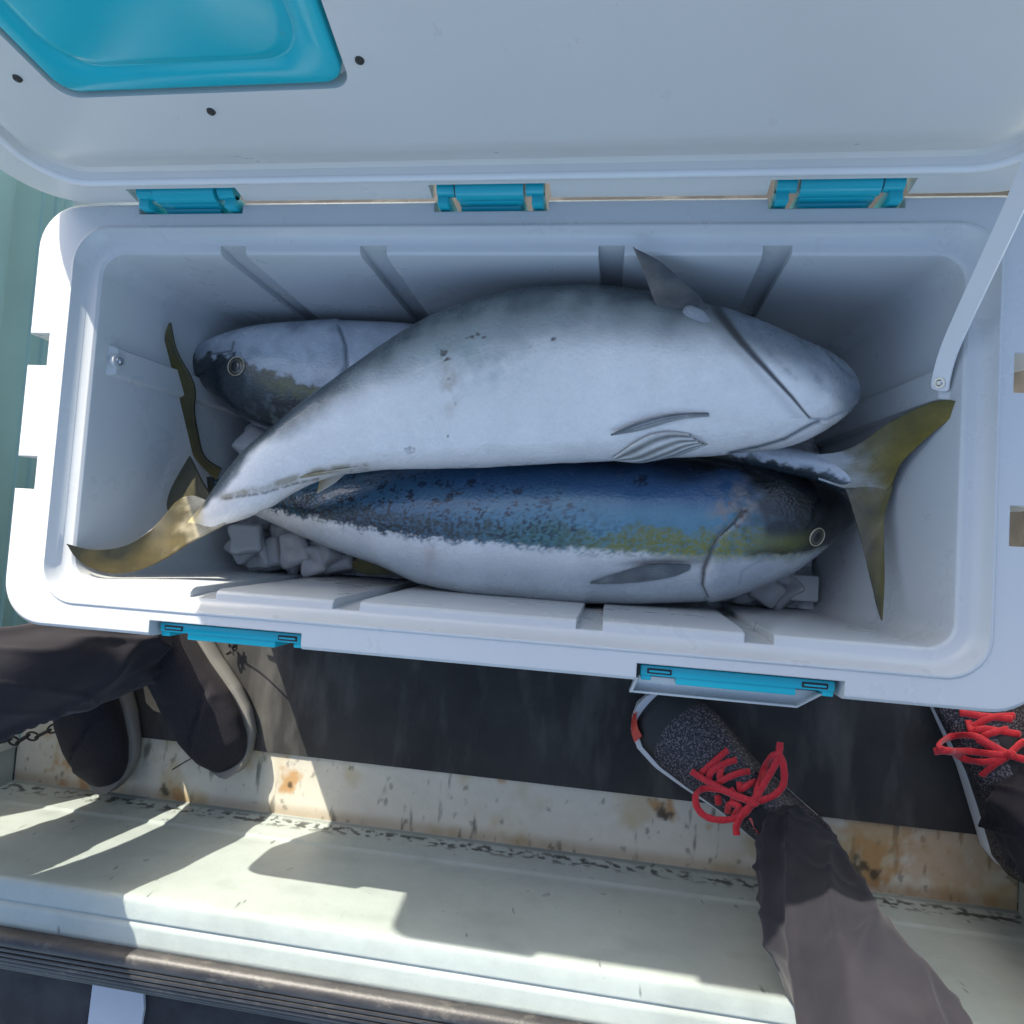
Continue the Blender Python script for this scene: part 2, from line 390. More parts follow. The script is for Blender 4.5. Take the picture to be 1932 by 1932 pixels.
# front latches
def latch(x0, x1, open_):
    xc = (x0 + x1) / 2; hw = (x1 - x0) / 2 - .004
    l = MB(); l.box((xc, -.2065, .350), (hw, .0045, .019), .0012)
    for s in (1, -1):
        l.box((xc + s * (hw - .005), -.2115, .350), (.0045, .004, .017), .001)
    l.box((xc, -.2125, .351), (hw * .62, .0048, .016), .0014); l.box((xc + .006, -.2162, .345), (hw * .36, .0022, .010), .001)
    o = l.build('latch', M['teal'], cb, True, 40)
    for s in (1, -1):
        d = MB(); d.box((xc + s * (hw * .80), -.2068, .3688), (hw * .13, .0024, .0010), .0004); d.build('slot', M['dark'], o)
        d = MB(); d.box((xc + s * (hw * .80), -.2068, .3696), (hw * .11, .0009, .0010), .0003); d.build('slot_bar', M['teal'], o)
    if open_:
        f = MB(); yo = -.214
        # hinged white keeper hanging open: a tray with raised rim
        a = math.radians(38)
        def T(u, v, z): return (u, yo - v * math.cos(a) + z * 0, .350 - v * math.sin(a) + z)
        ux0, ux1, vv = x0 - .004, x1 - .012, .022
        f.loft([[T(ux0 + .004, 0, 0), T(ux1, 0, 0), T(ux1 - .016, vv, 0), T(ux0, vv, 0)], [T(ux0 + .004, 0, .003), T(ux1, 0, .003), T(ux1 - .016, vv, .003), T(ux0, vv, .003)]])
        f.loft([[T(ux0, vv - .003, 0), T(ux1 - .016, vv - .003, 0), T(ux1 - .016, vv, 0), T(ux0, vv, 0)], [T(ux0, vv - .003, .010), T(ux1 - .016, vv - .003, .010), T(ux1 - .016, vv, .010), T(ux0, vv, .010)]])
        f.loft([[T(ux0, vv, 0), T(ux0 + .004, 0, 0), T(ux0 + .007, 0, 0), T(ux0 + .003, vv, 0)], [T(ux0, vv, .010), T(ux0 + .004, 0, .016), T(ux0 + .007, 0, .016), T(ux0 + .003, vv, .010)]])
        f.loft([[T(ux1 - .019, vv, 0), T(ux1 - .003, 0, 0), T(ux1, 0, 0), T(ux1 - .016, vv, 0)], [T(ux1 - .019, vv, .010), T(ux1 - .003, 0, .016), T(ux1, 0, .016), T(ux1 - .016, vv, .010)]])
        f.build('keeper', M['box'], o, False)
    else:
        pass
    return o
latch(-.312, -.156, False); latch(.152, .322, True)

# ------------------------------------------------------------------ lid (a part of the cool box), leaning back ten degrees
BETA = math.radians(10)
LO = Vector((0, .2146, .3772)); LV = Vector((0, math.sin(BETA), math.cos(BETA))); LN = Vector((0, -math.cos(BETA), math.sin(BETA)))
def lw(x, v, n_): return LO + Vector((x, 0, 0)) + LV * v + LN * n_
LH = .432
def ll(ix, iv0, iv1, r, n_, x=.480): return [lw(a, b, n_) for a, b in rrect(-x + ix, x - ix, .001 + iv0, LH - iv1, r, 10)]
def R2(r): return (r * .45, r)
loops = [ll(.05, .05, .05, R2(.04), -.062), ll(.012, .012, .012, R2(.06), -.060), ll(.002, .002, .002, R2(.062), -.050), ll(0, 0, 0, R2(.062), -.04), ll(0, 0, 0, R2(.062), -.004), ll(.001, .001, .001, R2(.061), -.001), ll(.004, .004, .004, R2(.060), 0),
         ll(.040, .030, .018, .050, 0), ll(.043, .033, .020, .048, .004), ll(.051, .041, .027, .044, .004), ll(.054, .044, .030, .042, -.001), ll(.060, .050, .038, .038, -.002), ll(.064, .054, .042, .036, .001),
         ll(.078, .080, .052, .034, .016), ll(.082, .088, .056, .034, .0195), ll(.090, .098, .062, .032, .0205), ll(.2, .18, .14, .02, .021)]
lid = MB().loft(loops).build('lid', M['lid'], cb, True); sharp(lid.data, 50)
cut = MB()
def lbox(x0, x1, v0, v1, n0_, n1_):
    cut.loft([[lw(x0, v0, n_), lw(x1, v0, n_), lw(x1, v1, n_), lw(x0, v1, n_)] for n_ in (n0_, n1_)])
for x0, x1 in ((-.364, -.252), (-.058, .050), (.243, .355)): lbox(x0 - .002, x1 + .002, -.02, .0225, -.03, .02)
hat = rrect(-.317, -.081, .152, .352, .014, 6)
def hs(x, v): return x + (.014 * (1 if x > -.2 else -1)) * (v - .154) / .2
hat = [(hs(x, v), v) for x, v in hat]
cut.loft([[lw(x, v, n_) for x, v in hat] for n_ in (.008, .04)])
for x0, x1 in ((-.322, -.15), (.15, .322)): lbox(x0, x1, LH - .022, LH + .02, -.08, .04)  # latch bites in the front edge
boolean_cut(lid, cut); sharp(lid.data, 40)
# teal hatch with its raised field
def hl(i, n_, r=.014):
    c_ = rrect(-.317 + i, -.081 - i, .152 + i, .352 - i, r, 8); return [lw(hs(x, v), v, n_) for x, v in c_]
ht = MB().loft([hl(.004, .0085), hl(.004, .018), hl(.0055, .0205), hl(.008, .0212), hl(.022, .0212, .03), hl(.0245, .0195, .03), hl(.027, .0195, .03), hl(.030, .0222, .03), hl(.034, .0228, .03)]).build('hatch', M['teal_hatch'], lid, True); sharp(ht.data, 50)
sm = plastic('lid_screw', (.10, .10, .10), .4, .2)
for x, v in ((-.340, .172), (-.203, .135), (-.067, .175), (-.06, .365), (-.35, .36)):
    sc = MB(); a0, a1 = lw(x, v, .0205), lw(x, v, .0222); sc.cyl(a0, a1, .0036, 16, .0030)
    for an in (.4, 1.97):
        d = (Vector((1, 0, 0)) * math.cos(an) + LV * math.sin(an)) * .0024
        sc.tube([a1 - d, a1 + d], .0006, 4)
    sc.build('screw', M['dscrew'], lid, True, 40)
gk = MB(); cc = [lw(a, b, .0042) for a, b in rrect(-.480 + .047, .480 - .047, .0380, LH - .0235, .046, 12)]
gk.tube(cc + cc[:2], .0040, 8, up=LN, caps=False); gk.build('gasket', M['cord'], lid, True)
# stay strap
sp = [tuple(at(x, y, z)) for x, y, z in ((1773, 737, .3475), (1774, 730, .349), (1776, 715, .352), (1783, 685, .358), (1797, 645, .370), (1826, 580, .394), (1868, 490, .425), (1912, 395, .455), (1952, 300, .485), (1990, 205, .515))]
pts = smooth_line(sp, 48); st = MB(); L = []
for i, p in enumerate(pts):
    t = Vector(pts[min(i+1, 47)] - pts[max(i-1, 0)]).normalized(); sd = t.cross(Vector((-.8, -.25, .55))).normalized(); u = sd.cross(t)
    wd = .0076 * min(1, math.sqrt(max(.05, i / 5 * (2 - i / 5))) if i < 5 else 1)
    L.append([Vector(p) + sd * wd + u * .0009, Vector(p) - sd * wd + u * .0009, Vector(p) - sd * wd - u * .0009, Vector(p) + sd * wd - u * .0009])
st.loft(L); so = st.build('stay_strap', M['cord'], cb, True, 40)
p0 = Vector(at(1775, 722, .3505)); dn = Vector((-.8, -.25, .55)).normalized()
scw = MB(); scw.cyl(p0 - dn * .004, p0 + dn * .0022, .0058, 20, .0050); scw.cyl(p0 + dn * .0018, p0 + dn * .0034, .0034, 16, .0018); scw.build('strap_screw', M['steel'], cb, True, 40)

# ------------------------------------------------------------------ fish
NU = 560
TH = np.concatenate([np.linspace(-.3, PI + .3, 270), np.linspace(PI + .3, 2 * PI - .3, 62)[1:-1]]); NV = len(TH)
def fish_body(st, z_off=0, exp=1.0):
    """st rows: top px, top py, bottom px, bottom py, z, half thickness. Nose first, tail root last."""
    S = smooth_line(st, NU); V = np.zeros((NU, NV, 3)); 
    th = TH
    for i, (ax, ay, bx, by, z, h) in enumerate(S):
        a, b = at(ax, ay, z), at(bx, by, z); c = (a + b) / 2; hw = (a - b) / 2
        ct, sn = np.cos(th), np.sin(th)
        sc = np.sign(sn) * np.abs(sn) ** .92
        V[i] = c + ct[:, None] * hw + np.array([0, 0, 1.0]) * (sc * max(h, .001))[:, None]
    return V
def fish_mesh(name, V, colfn, m, parent, disp=None):
    P = V.reshape(-1, 3); px, py = pix(P); S_ = np.tile(np.cos(TH), NU); top = np.tile(np.sin(TH), NU)
    U = np.repeat(np.arange(NU) / (NU - 1), NV)
    nz = np.array([[fr(p[0]*22, p[1]*22, p[2]*22, 3), fr(p[0]*80, p[1]*80, p[2]*80, 4), fr(p[0]*300, p[1]*300, p[2]*300, 4), fr(p[0]*12, p[1]*70, 3, 3)] for p in P])
    C = colfn(px, py, S_, top, U, nz)
    if disp is not None:
        d = disp(px, py, S_, top, U, nz); cen = V.mean(axis=1, keepdims=True); dirn = V - cen; dirn /= np.linalg.norm(dirn, axis=2, keepdims=True) + 1e-9
        P = (V + dirn * d.reshape(NU, NV, 1)).reshape(-1, 3)
    F = []
    for i in range(NU - 1):
        for j in range(NV):
            k = (j + 1) % NV; F.append((i*NV+j, (i+1)*NV+j, (i+1)*NV+k, i*NV+k))
    F.append(tuple(range(NV))); F.append(tuple(range((NU-1)*NV, NU*NV))[::-1])
    o = mesh(name, P, F, m, parent, True, cols=np.clip(C, .004, 1)); 
    bv = BVHTree.FromPolygons([Vector(p) for p in P], F)
    return o, bv
def snap(bv, x, y, off=.001, zf=.3):
    d = Vector(at(x, y, 0) - CP).normalized(); h = bv.ray_cast(Vector(CP), d)
    if h[0] is None: return Vector(at(x, y, zf))
    return h[0] - d * off
def poly_d(px, py, pts):
    """distance in px to a polyline"""
    d = np.full(px.shape, 1e9)
    for (x0, y0), (x1, y1) in zip(pts[:-1], pts[1:]):
        dx, dy = x1 - x0, y1 - y0; t = np.clip(((px - x0) * dx + (py - y0) * dy) / (dx*dx + dy*dy), 0, 1)
        d = np.minimum(d, np.hypot(px - x0 - t*dx, py - y0 - t*dy))
    return d
def side_of(px, py, pts):
    """+ to the nose side (right) of a roughly vertical polyline"""
    ys = [p[1] for p in pts]; xs_ = [p[0] for p in pts]; return px - np.interp(py, ys, xs_)
def lerp(a, b, k): return a * (1 - k[:, None]) + b * k[:, None]
A3 = lambda *c: np.array(c, float)[None, :]
M['skin'] = painted('fish_skin', .22, .5, coat=.5, scales=True, bscale=260, fine=.05)
M['skin_belly'] = painted('fish_belly_skin', .30, .5, coat=.4, scales=True, bscale=260, fine=.03)
M['fin'] = painted('fish_fin', .4, .5, coat=.2, fine=.15, bscale=200)
def fin(name, parent, lead, trail, c0, c1, thick=.0016, rays=26, nlen=34, nacr=14, cup=0., tipc=None, rootc=None, rl=.3, con=0.):
    """a fin between two edge curves, rows of world points from root to tip; real thickness and fin rays"""
    a = smooth_line(lead, nlen); b = smooth_line(trail, nlen); P = []; C = []
    nacr = 3 * nacr
    for side in (1, -1):
        for i in range(nlen):
            ax = b[i] - a[i]; tl = a[min(i+1, nlen-1)] - a[max(i-1, 0)]; nn = np.cross(ax, tl); nn /= np.linalg.norm(nn) + 1e-9
            if nn[2] < 0: nn = -nn
            for j in range(nacr + 1):
                t = j / nacr; u = i / (nlen - 1)
                r = .5 + .5 * math.cos(t * rays * PI)
                th_ = thick * (.35 + .65 * (1 - t)) * (1 - .5 * u) * (.95 + .05 * r)
                p = a[i] + ax * t + nn * (side * th_ * .75 + cup * math.sin(PI * t) * np.linalg.norm(ax))
                P.append(p); k = min(1, max(0, t * .9 + .25 * fr(p[0]*60, p[1]*60, p[2]*60) + .1 * (r - .5)))
                k = k * (1 - con) + con * r; cl = np.array(c0) * (1 - k) + np.array(c1) * k
                if tipc is not None: g = float(sstep(.0, .35, np.array(1 - u))) ; cl = cl * g + np.array(tipc) * (1 - g)
                if rootc is not None: g = float(sstep(rl, 0, u + .12 * fr(p[0]*70, p[1]*70, 2))); cl = cl * (1 - g) + np.array(rootc) * g
                C.append(cl * (.95 + .10 * r) * (1 + .25 * fr(p[0]*25, p[1]*90, p[2]*25)))
    n1 = nacr + 1; base = nlen * n1; F = []
    for i in range(nlen - 1):
        for j in range(nacr):
            q = (i*n1+j, i*n1+j+1, (i+1)*n1+j+1, (i+1)*n1+j); F.append(q); F.append(tuple(base + k for k in q[::-1]))
        F.append((i*n1, (i+1)*n1, base+(i+1)*n1, base+i*n1)); F.append((i*n1+nacr, base+i*n1+nacr, base+(i+1)*n1+nacr, (i+1)*n1+nacr))
    return mesh(name, P, F, M['fin'], parent, True, cols=np.clip(np.array(C), .004, 1))
def W(*rows): return [at(*r) for r in rows]
def eye(parent, bv, x, y, rx, ry, ang, tilt_off=.0):
    p = snap(bv, x, y, .0002); d = (Vector(CP) - p).normalized()
    e = .002; px_ = snap(bv, x + 8, y, 0) - snap(bv, x - 8, y, 0); py_ = snap(bv, x, y - 8, 0) - snap(bv, x, y + 8, 0)
    nrm = px_.cross(py_).normalized(); q = nrm.to_track_quat('Z', 'Y'); s = (Vector(CP) - p).length / FPX
    def dome(r, h, z0, m_, name, par, n_=28):
        mb_ = MB(); L = []
        for k in range(9):
            a = k / 8 * PI / 2 * .97; L.append([p + q @ Vector((r * math.cos(a) * math.cos(2*PI*i/n_), r * math.cos(a) * math.sin(2*PI*i/n_), z0 + h * math.sin(a))) for i in range(n_)])
        mb_.loft(L); return mb_.build(name, m_, par, True)
    R_ = rx * s * 1.05
    n_ = N('iris'); n_.set(Base_Color=(.10, .09, .06), Roughness=.1, Metallic=.3, Coat_Weight=1.); o = dome(R_ * .93, .0026, -.0008, n_.m, 'eye', parent)
    n_ = N('pupil'); n_.set(Base_Color=(.006, .007, .008), Roughness=.05, Coat_Weight=1.); dome(R_ * .58, .0012, .0014, n_.m, 'pupil', o)
    rg = MB(); rg.tube([p + q @ Vector((R_ * math.cos(2*PI*i/28), R_ * math.sin(2*PI*i/28), .0006)) for i in range(30)], .0007, 6, up=q @ Vector((0, 0, 1)), caps=False)
    n_ = N('iris_ring'); n_.set(Base_Color=(.55, .48, .34), Roughness=.3, Metallic=.3); rg.build('iris_ring', n_.m, o, True)
    return o

# --- white-bellied fish on top (head to the right, belly towards the sky)
fA = empty('fish', tuple(at(950, 740, .25)), 'white-bellied fish lying on top of the other two, head to the right', 'fish', 'fish in the cool box')
ZA = .308
stA = [(1622, 736, 1621, 745, .292, .004), (1615, 718, 1612, 768, .292, .014), (1598, 693, 1585, 792, .294, .024), (1558, 665, 1540, 822, .297, .036), (1500, 640, 1478, 843, .300, .045),
       (1425, 610, 1400, 855, .304, .052), (1335, 580, 1310, 861, ZA, .057), (1230, 556, 1210, 866, ZA, .060), (1120, 543, 1110, 871, ZA, .061), (1000, 548, 1010, 876, ZA, .060),
       (900, 570, 915, 881, ZA, .057), (812, 602, 835, 884, ZA, .052), (740, 645, 765, 885, ZA, .046), (670, 692, 705, 888, .308, .040), (600, 742, 648, 895, .308, .034),
       (532, 793, 598, 908, .308, .029), (474, 842, 552, 930, .309, .025), (434, 885, 505, 958, .310, .022), (405, 925, 460, 978, .311, .018), (386, 950, 424, 990, .313, .012), (370, 966, 406, 1000, .314, .006), (352, 985, 376, 1004, .315, .001)]
gA = [(1352, 585), (1372, 612), (1398, 645), (1430, 680), (1462, 715), (1495, 750), (1528, 790)]
mA = [(1376, 856), (1430, 845), (1480, 830), (1512, 812), (1545, 795)]
mA2 = [(1530, 792), (1560, 790), (1595, 775), (1617, 756)]
def colA(px, py, s, top, U, nz):
    topy = np.interp(px, [350, 500, 600, 700, 800, 900, 1000, 1120, 1230, 1335, 1425, 1500, 1560, 1620], [990, 810, 742, 672, 607, 570, 548, 543, 556, 580, 610, 640, 665, 735])
    d = py - topy + nz[:, 0] * 15
    white = A3(.78, .74, .68); grey = A3(.27, .285, .28); darkb = A3(.05, .065, .07)
    c = lerp(darkb + np.zeros((len(px), 3)), grey + np.zeros((len(px), 3)), sstep(-5, 52, d))
    wid = np.interp(px, [350, 500, 700, 900, 1250, 1400, 1620], [8, 40, 100, 150, 120, 90, 110])
    c = lerp(c, white + np.zeros_like(c), sstep(.25, 1, d / wid))
    # olive-grey smudge on the flank
    sm_ = np.exp(-(((px - 880) / 130) ** 2 + ((py - 670) / 70) ** 2)) + .8 * np.exp(-(((px - 1090) / 170) ** 2 + ((py - 600) / 40) ** 2))
    c = lerp(c, A3(.24, .29, .27) + np.zeros_like(c), np.clip(sm_ * (.42 + nz[:, 1] * .45 + nz[:, 0] * .3), 0, .65))
    # rusty stain running down
    r_ = np.exp(-(((px - 850) / 16) ** 2 + ((py - 730) / 55) ** 2)) * np.clip(.4 + nz[:, 1] * 1.3, 0, 1)
    c = lerp(c, A3(.40, .30, .20) + np.zeros_like(c), np.clip(r_ * .55, 0, 1))
    # blood flecks
    for x, y, r, k in ((838, 668, 7, 1), (842, 678, 6, 1), (832, 662, 4, .8), (880, 637, 4, .8), (890, 634, 5, .9), (902, 632, 5, .9), (912, 636, 4, .8), (1044, 641, 4, .9), (848, 716, 4, .5), (858, 762, 4, .4), (773, 849, 8, .45), (846, 824, 2.5, .9), (1000, 655, 3, .3)):
        dd = np.hypot((px - x), (py - y) * 1.3) / r + nz[:, 2] * 1.2; c = lerp(c, A3(.07, .05, .04) + np.zeros_like(c), np.clip(sstep(1.2, .5, dd) * k, 0, 1))
    dd = np.abs(np.hypot(px - 773, (py - 849) * 1.6) - 8); c = lerp(c, A3(.2, .2, .2) + np.zeros_like(c), .5 * np.exp(-(dd / 2) ** 2))
    # head top
    hd = sstep(-5, 25, side_of(px, py, gA)) * sstep(95, 10, py - topy); c = lerp(c, A3(.19, .22, .25) + np.zeros_like(c), np.clip(hd * (.75 + nz[:, 1] * .35), 0, .85))
    # gill slit, jaw creases
    g = poly_d(px, py, gA); wg = np.interp(py, [585, 640, 700, 800], [7.5, 7, 4.6, 2.2]); c = lerp(c, A3(.012, .012, .014) + np.zeros_like(c), np.exp(-(g / wg) ** 4) * .97)
    g2 = side_of(px, py, gA); c = lerp(c, A3(.36, .34, .33) + np.zeros_like(c), np.exp(-((g2 + 22) / 14) ** 2) * .35 * (py < 790))
    m_ = poly_d(px, py, mA); c = lerp(c, A3(.10, .12, .14) + np.zeros_like(c), np.exp(-(m_ / 3.5) ** 2) * .9)
    m_ = poly_d(px, py, mA2); c = lerp(c, A3(.30, .33, .36) + np.zeros_like(c), np.exp(-(m_ / 3) ** 2) * .7)
    m_ = poly_d(px, py, [(1560, 668), (1590, 700), (1606, 712)]); c = lerp(c, A3(.09, .1, .11) + np.zeros_like(c), np.exp(-(m_ / 3) ** 2) * .8)
    for ln, k in (([(1440, 616), (1500, 648), (1555, 690), (1590, 722)], .35), ([(1470, 640), (1520, 685), (1548, 730)], .22), ([(1400, 625), (1450, 665), (1500, 715)], .25), ([(1600, 760), (1560, 735), (1530, 690)], .15)):
        m_ = poly_d(px, py, ln); c = lerp(c, A3(.14, .16, .18) + np.zeros_like(c), np.clip(np.exp(-(m_ / 6) ** 2) * k * (1 + nz[:, 1] * 2), 0, 1))
    # fold along the anal fin
    f_ = poly_d(px, py, [(420, 940), (455, 930), (500, 922), (545, 905), (590, 890), (640, 884), (690, 882)]); c = lerp(c, A3(.30, .26, .17) + np.zeros_like(c), np.clip(np.exp(-(f_ / 7) ** 2) * (.75 + nz[:, 1]), 0, .85))
    f_ = poly_d(px, py, [(425, 941), (500, 930), (560, 912), (600, 904)]); c = lerp(c, A3(.10, .085, .06) + np.zeros_like(c), np.clip(np.exp(-(f_ / 2.5) ** 2) * (.6 + nz[:, 2]), 0, .7))
    # yellow tail root, with its sunlit cream patch painted into the colour
    c = lerp(c, A3(.62, .50, .25) + np.zeros_like(c), sstep(392, 368, px) * sstep(930, 950, py) * .85)
    c *= (1 + .035 * nz[:, 1] + .03 * nz[:, 2] + .06 * nz[:, 0])[:, None]
    return c
def dispA(px, py, s, top, U, nz):
    g = side_of(px, py, gA); on = (py < 800) * (top > -.2)
    d = .0028 * np.exp(-np.clip(g - 2, 0, 999) / 60) * sstep(-14, 14, g) * on * sstep(835, 760, py) - .0012 * np.exp(-(poly_d(px, py, gA) / 12) ** 2) * on
    d -= .0012 * np.exp(-(poly_d(px, py, mA) / 5) ** 2) + .0008 * np.exp(-(poly_d(px, py, mA2) / 5) ** 2)
    return d + .0009 * nz[:, 0]
VA = fish_body(stA); oA, bvA = fish_mesh('body', VA, colA, M['skin_belly'], fA, dispA)
YEL, OLV, DRK = (.20, .155, .028), (.10, .085, .02), (.022, .022, .012)
fin('tail_lobe', fA, W((425, 989, .316), (385, 1010, .317), (350, 1029, .316), (312, 1054, .317), (262, 1076, .332), (210, 1082, .350), (166, 1069, .362), (140, 1048, .370), (127, 1027, .377)),
    W((392, 945, .316), (362, 935, .314), (335, 945, .310), (312, 970, .311), (284, 1000, .318), (245, 1026, .336), (208, 1036, .352), (165, 1036, .364), (127, 1026, .377)), (.085, .062, .012), (.042, .035, .009), thick=.003, tipc=(.06, .045, .011), rootc=(.50, .44, .30), rl=.30)  # cream root colour carries the painted band of sun across the tail base
fin('tail_lobe', fA, W((402, 940, .306), (384, 912, .286), (373, 890, .270), (360, 862, .255)), W((352, 985, .296), (318, 965, .284), (322, 925, .270), (357, 861, .255)), (.045, .040, .02), (.055, .048, .018), thick=.003, rays=16)
# pectoral fin standing up behind the gill
fin('pectoral_fin', fA, [snap(bvA, 1335, 585, -.004, .33)] + W((1322, 562, .352), (1291, 533, .362), (1246, 494, .372), (1195, 467, .378)), [snap(bvA, 1258, 612, -.003, .34)] + W((1240, 582, .352), (1226, 545, .362), (1214, 512, .370), (1194, 466, .378)),
    (.04, .045, .05), (.14, .12, .095), thick=.002, rays=26)
root = MB(); p0 = snap(bvA, 1316, 603, -.004)
def blob(name, parent, c, r, col, m_=None, rot=0):
    V_ = []; F_ = []; nu, nv = 24, 14
    for j in range(nv + 1):
        for i in range(nu):
            a, b = 2*PI*i/nu, -PI/2 + PI*j/nv; p = Vector((r[0]*math.cos(a)*math.cos(b), r[1]*math.sin(a)*math.cos(b), r[2]*math.sin(b))); p.rotate(Matrix.Rotation(rot, 3, 'Z'))
            p *= 1 + .12 * fr(p.x*90, p.y*90, p.z*90); V_.append(Vector(c) + p)
    for j in range(nv):
        for i in range(nu): k = (i+1) % nu; F_.append((j*nu+i, j*nu+k, (j+1)*nu+k, (j+1)*nu+i))
    return mesh(name, V_, F_, m_ or M['skin_belly'], parent, True, cols=np.tile(np.array(col), (len(V_), 1)))
blob('fin_root', fA, p0, (.017, .009, .005), (.26, .28, .29), rot=-.7)
def sfin(name, parent, bv, lead, trail, c0, c1, offr=.001, offt=.006, rays=20, thick=.0012, con=.0):
    n_ = len(lead)
    a = [snap(bv, x, y, offr + (offt - offr) * i / (n_ - 1)) for i, (x, y) in enumerate(lead)]; b = [snap(bv, x, y, (offr + (offt - offr) * i / (n_ - 1)) * .7) for i, (x, y) in enumerate(trail)]
    return fin(name, parent, a, b, c0, c1, thick=thick, rays=rays, cup=.16, con=con)
sfin('pelvic_fin', fA, bvA, [(1337, 779), (1300, 779), (1256, 783), (1205, 796), (1152, 820)], [(1338, 786), (1300, 789), (1262, 797), (1212, 812), (1153, 822)], (.05, .055, .06), (.45, .45, .43), rays=7, con=.25)
sfin('pelvic_fin', fA, bvA, [(1300, 818), (1262, 815), (1226, 822), (1190, 842), (1158, 864)], [(1335, 838), (1310, 848), (1270, 862), (1215, 871), (1160, 868)], (.15, .145, .13), (.62, .60, .55), rays=9, thick=.0022, con=.8)
fin('anal_fin', fA, [snap(bvA, 700, 880, -.001, .30), np.array(snap(bvA, 665, 884, 0, .30)), *W((630, 912, .285), (597, 932, .280))], [np.array(snap(bvA, 560, 903, -.001, .30)), np.array(snap(bvA, 590, 893, 0, .30)), *W((602, 905, .292), (597, 931, .280))], (.5, .48, .42), (.27, .2, .07), thick=.0012, rays=14)

# --- blue-backed fish along the near side, head to the right
fB = empty('fish', tuple(at(1000, 1000, .14)), 'blue-backed fish with a yellow-green stripe along the near wall, head to the right', 'fish', 'fish in the cool box')
ZBF = .200
stB = [(1613, 978, 1609, 990, .195, .004), (1600, 950, 1588, 1010, .195, .018), (1572, 920, 1548, 1043, .197, .033), (1522, 893, 1492, 1082, .199, .047), (1462, 872, 1420, 1114, ZBF, .056),
       (1392, 857, 1350, 1133, ZBF, .062), (1300, 848, 1262, 1137, ZBF, .066), (1150, 843, 1130, 1139, ZBF, .068), (1000, 845, 985, 1130, ZBF, .066), (880, 852, 880, 1119, ZBF, .061),
       (780, 864, 790, 1100, ZBF, .055), (700, 880, 717, 1068, .198, .048), (620, 898, 645, 1042, .195, .041), (550, 912, 575, 1014, .192, .033), (490, 918, 512, 986, .190, .025), (445, 915, 462, 962, .188, .018), (405, 900, 418, 938, .186, .008)]
gB = [(1400, 960), (1385, 985), (1358, 1010), (1342, 1040), (1328, 1075), (1325, 1105), (1335, 1128)]
def colB(px, py, s, top, U, nz):
    yb = np.interp(px, [400, 480, 560, 640, 720, 800, 900, 1000, 1100, 1200, 1300, 1400, 1500, 1580, 1612], [925, 955, 972, 988, 1003, 1015, 1022, 1030, 1037, 1042, 1047, 1046, 1046, 1022, 985])
    jag = nz[:, 1] * 22 + nz[:, 2] * 9
    jag = (nz[:, 1] * 8 + nz[:, 2] * 5) * np.interp(px, [950, 1200], [1, .45])
    d = py - yb + jag                                     # + below the stripe
    Z = np.zeros((len(px), 3))
    up = np.clip((yb - py) / 170., -1, 1.2) + nz[:, 0] * .10
    navy = A3(.008, .016, .034); blue = A3(.035, .10, .20); cyan = A3(.095, .235, .31); pale = A3(.12, .2, .27)
    c = lerp(blue + Z, navy + Z, sstep(.72, 1.0, up)); c = lerp(cyan + Z, c, sstep(.40, .72, up))
    rgt = sstep(700, 1150, px)[:, None]; c = c * rgt + lerp(A3(.035, .095, .18) + Z, c, np.full(len(px), .35)) * (1 - rgt)
    # stripe: olive to the right, dark green mottles to the left
    stripe = sstep(.30, .18, up + nz[:, 1] * .12)
    oliv = A3(.20, .21, .035) + Z; teal = A3(.06, .16, .13) + Z; dk_ = A3(.030, .040, .038) + Z
    sc_ = lerp(dk_, teal, np.clip(sstep(820, 1040, px) * (.8 + nz[:, 1]), 0, 1)); sc_ = lerp(sc_, oliv, np.clip(sstep(1020, 1220, px) * (1 + nz[:, 1] * .6), 0, 1))
    c = lerp(c, sc_, stripe * np.clip(.85 + nz[:, 2], 0, 1))
    # dark flecks
    fl = sstep(.22, .42, nz[:, 1] * .9 + nz[:, 2] * .7) * sstep(.85, .55, up) * sstep(1180, 950, px); c = lerp(c, A3(.012, .022, .045) + Z, np.clip(fl * .9, 0, 1))
    fl = sstep(.12, .34, nz[:, 2] + nz[:, 1] * .6) * np.exp(-(((px - 820) / 330) ** 2 + ((py - (yb - 38)) / 30) ** 2)); c = lerp(c, A3(.014, .02, .026) + Z, np.clip(fl, 0, .95))
    for x, y, r in ((888, 912, 8), (895, 908, 5), (845, 965, 5), (1082, 998, 5), (1075, 955, 6), (1210, 905, 12), (1100, 962, 4)):
        dd = np.hypot(px - x, py - y) / r + nz[:, 2]; c = lerp(c, A3(.012, .016, .03) + Z, sstep(1.2, .5, dd) * .85)
    # head
    hx = np.interp(py, [850, 900, 950, 1000], [1210, 1370, 1385, 1390]); hd = sstep(-20, 40, px - hx + nz[:, 0] * 60)
    headc = lerp(A3(.007, .009, .010) + Z, A3(.045, .08, .09) + Z, np.clip(nz[:, 0] * 1.4 + nz[:, 1], 0, .8) * sstep(1560, 1460, px) * sstep(930, 960, py))
    headc = lerp(headc, A3(.115, .125, .03) + Z, np.exp(-((py - yb + 22) / 16) ** 2) * sstep(1560, 1480, px) * .95)
    c = lerp(c, headc, hd * sstep(8, -4, d))
    # bruised pinkish patch behind the head
    pk = np.exp(-(((px - 1385) / 40) ** 2 + ((py - 962) / 45) ** 2)); c = lerp(c, A3(.24, .21, .19) + Z, np.clip(pk * (.55 + nz[:, 1] * 1.5), 0, .85))
    for x, y, r in ((1398, 975, 6), (1408, 965, 5), (1390, 992, 5), (1378, 950, 4)):
        dd = np.hypot(px - x, py - y) / r + nz[:, 2]; c = lerp(c, A3(.12, .07, .05) + Z, sstep(1.2, .5, dd) * .8)
